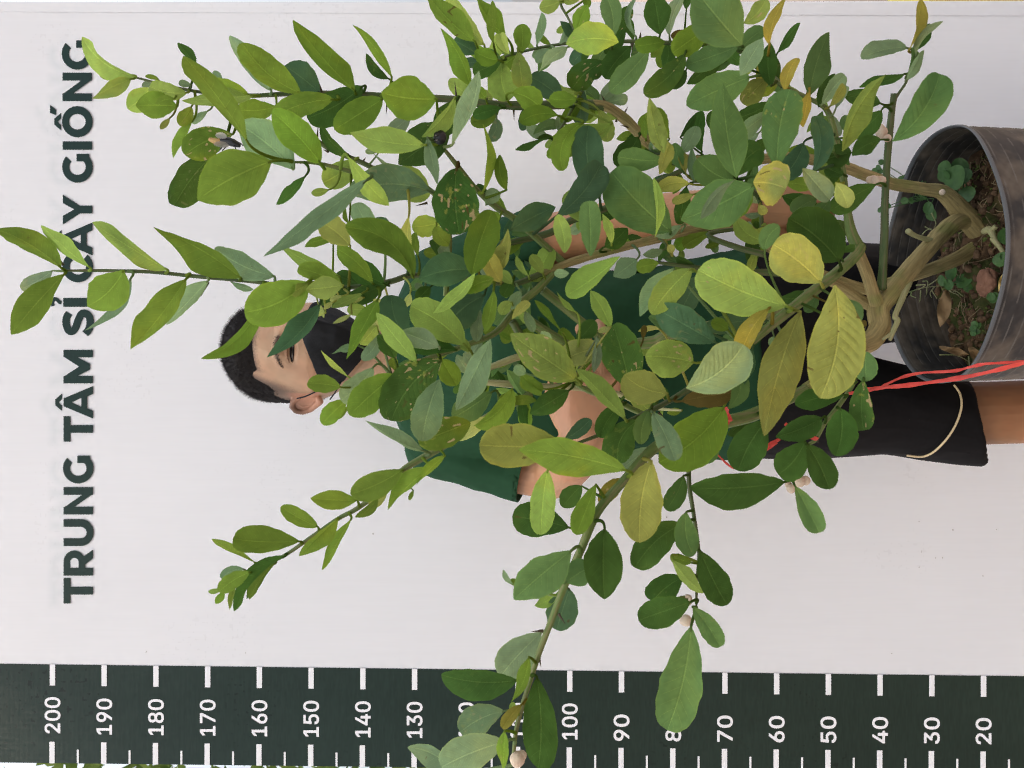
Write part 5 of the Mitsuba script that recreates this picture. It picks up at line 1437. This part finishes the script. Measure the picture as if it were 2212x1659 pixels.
add('plastic_tie', ribbon([(3, 1, 110, 1085, .845), (3, 1, 160, 1125, .842), (3, 1, 215, 1130, .84), (3, 1, 270, 1165, .84), (3, 1, 315, 1188, .845)], .0030, 2), 'mat_twine', smooth=40, label='short red tape tie round the low leafy twig with flower buds', category='plastic tie')
add('plastic_tie', ribbon([(2, 1, 1375, 990, .845), (2, 1, 1392, 1020, .838), (2, 1, 1402, 1055, .836), (2, 1, 1385, 1085, .84), (2, 1, 1372, 1060, .84), (2, 1, 1388, 1010, .842)], .0038, 3), 'mat_twine', smooth=40, label='dark red tie knotted tightly round the thick lower stem', category='plastic tie')
add('plastic_tie', cat([ribbon([(3, 1, 75, 1185, .87), (3, 1, 20, 1222, .87), (2, 1, 1620, 1270, .87), (2, 1, 1590, 1292, .872)], .0026, 5), ribbon([(3, 1, 60, 1210, .872), (2, 1, 1640, 1262, .872), (2, 1, 1560, 1310, .874), (2, 1, 1470, 1372, .875), (2, 1, 1410, 1360, .875), (2, 1, 1330, 1285, .875)], .0012, 6)]), 'mat_twine', smooth=40, label='loose end of red tape hanging in a loop below the shirt hem', category='plastic tie')

# ------------------------------------------------------------------ weeds and litter in the pot
principled('mat_weed', mikit.proc(lambda p, n, uv: mixc((0.03, 0.085, 0.022), (0.07, 0.15, 0.04), f3(p.x * 150, p.y * 150, p.z * 150))), 0.5, 0.35)
principled('mat_grass_bit', mikit.proc(lambda p, n, uv: mixc((0.10, 0.15, 0.05), (0.34, 0.30, 0.17), n3(p.x * 60, p.y * 60, p.z * 60))), 0.6, 0.25)
def disc_leaf(c, n_, r, seed, squash=.85, ax=None):
    n_ = n_ / np.linalg.norm(n_); u = np.cross(n_, [.3, .2, 1]) if ax is None else ax - n_ * (ax @ n_); u /= np.linalg.norm(u); w = np.cross(n_, u)
    v, f = [c], []
    for ring in (0.55, 1.0):
        for k in range(18):
            a = 2 * math.pi * k / 18
            rr_ = r * ring * (1 + .04 * math.sin(a * 3 + seed))
            v.append(c + u * rr_ * math.cos(a) + w * rr_ * squash * math.sin(a) + n_ * (r * .18 * (ring ** 2) * abs(math.sin(a))))
    for k in range(18):
        f += [(0, 1 + k, 1 + (k + 1) % 18), (1 + k, 19 + k, 19 + (k + 1) % 18), (1 + k, 19 + (k + 1) % 18, 1 + (k + 1) % 18)]
    return trimesh.Trimesh(v, f, process=False)
rw = np.random.default_rng(31)
def weed(key, label, root, leaves_, stem_r=.0008, group=None):
    """root and leaves in picture tiles with distances; every leaf on a stalk of its own."""
    tag(key, label, 'weed', group)
    rp = P(*tile(*root[:4]), root[4])
    for c, r, x, y, D, rad in leaves_:
        p = P(*tile(c, r, x, y), D)
        toC = np.array([0, CAM_Y, CAM_Z]) - p; toC /= np.linalg.norm(toC)
        nn = toC * .8 + np.array([0, 0, .6]) + rw.normal(0, .3, 3)
        lf = disc_leaf(p, nn, rad, rw.uniform(0, 6), rw.uniform(.7, 1), ax=p - rp)
        st = tmesh(catmull([rp, (rp + p) / 2 + rw.normal(0, .004, 3), p], 5), stem_r, sides=5)
        k = add(key + '__leaf', lf, 'mat_weed', smooth=True)
        add(key + '__stalk', st, 'mat_weed', smooth=True)
weed('clover_plant', 'small weed with round leaves beside the trunk in the pot', (3, 0, 1250, 1330, 1.06), [(3, 0, 1215, 1150, 1.03, .0165), (3, 0, 1285, 1265, 1.03, .0125), (3, 0, 1270, 1140, 1.04, .011), (3, 0, 1240, 1085, 1.045, .0125), (3, 0, 1150, 1090, 1.045, .0105), (3, 0, 1140, 1140, 1.04, .0085), (3, 0, 1190, 1195, 1.045, .010)])
weed('creeping_weed', 'thin creeping weed with tiny paired leaves over the pot rim', (3, 0, 1030, 1290, 1.11), [(3, 0, 690, 1105, 1.12, .004), (3, 0, 715, 1085, 1.12, .0045), (3, 0, 735, 1050, 1.12, .0045), (3, 0, 725, 1110, 1.12, .0048), (3, 0, 870, 1165, 1.12, .0065), (3, 0, 895, 1150, 1.12, .0055), (3, 0, 930, 1170, 1.12, .006), (3, 0, 970, 1180, 1.115, .0075), (3, 0, 1000, 1185, 1.115, .0065), (3, 0, 1010, 1125, 1.115, .006), (3, 0, 885, 1300, 1.12, .0055), (3, 0, 930, 1300, 1.12, .0055), (3, 0, 730, 1360, 1.13, .005), (3, 0, 780, 1335, 1.13, .0045), (3, 0, 1040, 1350, 1.11, .0095), (3, 0, 1060, 1390, 1.11, .0095)], .0006)
weed('grey_clover', 'pale weed leaves just inside the near rim of the pot', (3, 0, 1560, 1640, .93), [(3, 0, 1550, 1530, .925, .011), (3, 1, 1510, 20, .93, .0105), (3, 1, 1530, 275, .93, .009)], .0007)
weed('tiny_weed', 'tiny bright green seedling on the soil near the twine', (3, 1, 1350, 500, .99), [(3, 1, 1340, 445, .985, .005), (3, 1, 1330, 470, .985, .0045), (3, 1, 1365, 455, .985, .0045), (3, 1, 1355, 490, .985, .004), (3, 1, 1330, 500, .985, .004)], .0006)
weed('tiny_weed_001', 'tiny green seedling on the soil beside the yellow fallen leaf', (3, 1, 1455, 290, .97), [(3, 1, 1445, 265, .965, .0055), (3, 1, 1470, 260, .965, .0055), (3, 1, 1460, 285, .965, .005)], .0006)
weed('leafy_weed', 'broad leaved dark weed on the soil under the pale branch', (3, 1, 1180, 180, 1.06), [(3, 1, 1310, 175, 1.05, .015), (3, 1, 1270, 160, 1.05, .013), (3, 1, 1190, 110, 1.05, .011), (3, 1, 1170, 185, 1.045, .008), (3, 1, 1130, 160, 1.05, .008), (3, 1, 1330, 195, 1.05, .012)], .001)
gm = []
for x0, y0, x1, y1 in [(900, 240, 1160, 190), (930, 235, 960, 270), (990, 225, 980, 300), (1030, 210, 1020, 260), (1060, 220, 1095, 275), (1040, 190, 1110, 140), (1000, 165, 1030, 210), (960, 190, 975, 220), (1080, 200, 1060, 270), (1180, 210, 1240, 255), (1200, 230, 1265, 262), (1150, 180, 1190, 230), (1000, 1520 - 1659, 1060, 1480 - 1659), (1020, 1470 - 1659, 1080, 1500 - 1659), (1060, 1380 - 1659, 1075, 1480 - 1659), (1110, 640, 1310, 690), (1300, 650, 1300, 720)]:
    D = 1.09 - .02 * rw.random()
    a, b = P(*tile(3, 1, x0, y0), D), P(*tile(3, 1, x1, y1), D - .01)
    gm.append(tmesh(catmull([a, (a + b) / 2 + rw.normal(0, .004, 3), b], 5), np.linspace(.0011, .0005, 11), sides=5))
add('dry_grass', cat(gm), 'mat_grass_bit', smooth=True, kind='stuff', label='thin dry grass blades over the soil against the pot wall', category='grass')
principled('mat_dry_leaf', mikit.proc(lambda p, n, uv: mixc((0.17, 0.105, 0.05), (0.34, 0.22, 0.11), f3(p.x * 90, p.y * 90, p.z * 90))), 0.7, 0.25, bump=lambda p, n, uv: 0.002 * f3(p.x * 110, p.y * 110, p.z * 110))
principled('mat_yellow_leaf', mikit.proc(lambda p, n, uv: mixc((0.50, 0.34, 0.10), (0.66, 0.50, 0.20), f3(p.x * 90, p.y * 90, p.z * 90))), 0.6, 0.25)
def dry(bx_, by_, tx_, ty_, w, D0, D1, mat, label, curl_=.5):
    a, b = P(*tile(3, 1, bx_, by_), D0), P(*tile(3, 1, tx_, ty_), D1)
    L = np.linalg.norm(b - a); t = (b - a) / L
    vw = np.array([0, CAM_Y, CAM_Z]) - a; vw /= np.linalg.norm(vw); s = np.cross(t, vw); s /= np.linalg.norm(s); n_ = np.cross(s, t)
    W = w / 3 * D0 / FOC; v, f = [], []
    for i in range(15):
        u = i / 14; h = W / 2 * (math.sin(math.pi * min(1, u * .93 + .05)) ** .8 + .05)
        tw_ = .8 * math.sin(u * 5) * curl_
        for k in range(-3, 4):
            x = k / 3
            v.append(a + t * L * u + (s * math.cos(tw_) + n_ * math.sin(tw_)) * h * x + n_ * (h * .6 * curl_ * x * x + .003 * math.sin(u * 9 + x * 2)))
    for i in range(14):
        for k in range(6):
            q = i * 7 + k; f += [(q, q + 1, q + 8), (q, q + 8, q + 7)]
    add('fallen_leaf', trimesh.Trimesh(v, f, process=False), mat, smooth=True, label=label, category='fallen leaf')
dry(1160, 225, 1122, 455, 78, 1.06, 1.05, 'mat_dry_leaf', 'long folded brown dead leaf hanging beside the pale branch in the pot')
dry(1110, 590, 1300, 640, 50, 1.03, 1.02, 'mat_dry_leaf', 'curled brown dead leaf on the soil by the pot wall', 1.0)
dry(1310, 590, 1380, 685, 62, 1.0, .99, 'mat_dry_leaf', 'crumpled brown dead leaf close to the red twine', .9)
dry(1562, 90, 1505, 232, 62, .905, .905, 'mat_yellow_leaf', 'pale yellow fallen leaf standing against the near pot rim', .3)
principled('mat_stone', mikit.proc(lambda p, n, uv: mixc((0.17, 0.085, 0.055), (0.30, 0.16, 0.11), f3(p.x * 90, p.y * 90, p.z * 90))), 0.9, 0.15)
m = trimesh.creation.icosphere(4, .0155); m.vertices *= [1.2, .95, .7]; m.vertices *= (1 + .9 * (meshkit.fbm(m.vertices * 110, 4) - .5))[:, None]; m.apply_translation(P(*tile(3, 1, 1415, 165), .985))
add('clay_lump', m, 'mat_stone', smooth=True, label='reddish brown lump of clay on the soil near the rim', category='clay lump')

# ------------------------------------------------------------------ the insect on an upper leaf
principled('mat_insect', (0.012, 0.012, 0.016), 0.3, 0.5); principled('mat_insect_tan', (0.42, 0.27, 0.11), 0.6, 0.3)
scene['mat_wing'] = {'type': 'principledthin', 'base_color': {'type': 'rgb', 'value': [.55, .52, .48]}, 'roughness': .2, 'spec_trans': .55, 'diff_trans': .6}
D = .775
def ip(x, y, d=0.0): return P(*tile(0, 0, x, y), D + d)
tag('insect', 'dark winged insect with a tan tail resting between two upper leaves', 'insect')
add('insect__body', tm(chain([(ip(1545, 940), .0024), (ip(1510, 925), .0040), (ip(1475, 915), .0042), (ip(1440, 915), .0036)], 18)), 'mat_insect', smooth=True)
add('insect__tail', tm(chain([(ip(1440, 915), .0034), (ip(1410, 920), .0034), (ip(1365, 905), .0022)], 18)), 'mat_insect_tan', smooth=True)
for s_ in (-1, 1):
    c = ip(1470, 915 - s_ * 24, -.004); u = ip(1400, 905 - s_ * 34, -.004)
    add('insect__wing', disc_leaf((c + u) / 2, np.array([.1, -1, .3 * s_]), .0072, 1, .45, ax=u - c), 'mat_wing', smooth=True)
for x0, y0, x1, y1 in [(1500, 935, 1530, 970), (1470, 935, 1440, 975), (1530, 915, 1575, 945), (1440, 930, 1425, 970)]:
    add('insect__leg', tmesh(np.array([ip(x0, y0), ip((x0 + x1) / 2 + 8, (y0 + y1) / 2, -.003), ip(x1, y1)]), .0006, sides=5), 'mat_insect', smooth=True)
m = trimesh.creation.icosphere(3, .0062); m.vertices *= [1.1, .7, 1.0]; m.apply_translation(P(*tile(1, 0, 1192, 890), .72))
tag('beetle', 'small black beetle on a dark leaf in the upper bush', 'beetle')
add('beetle__body', m, 'mat_insect', smooth=True)
m = trimesh.creation.icosphere(3, .0032); m.apply_translation(P(*tile(1, 0, 1175, 875), .718)); add('beetle__head', m, 'mat_insect', smooth=True)
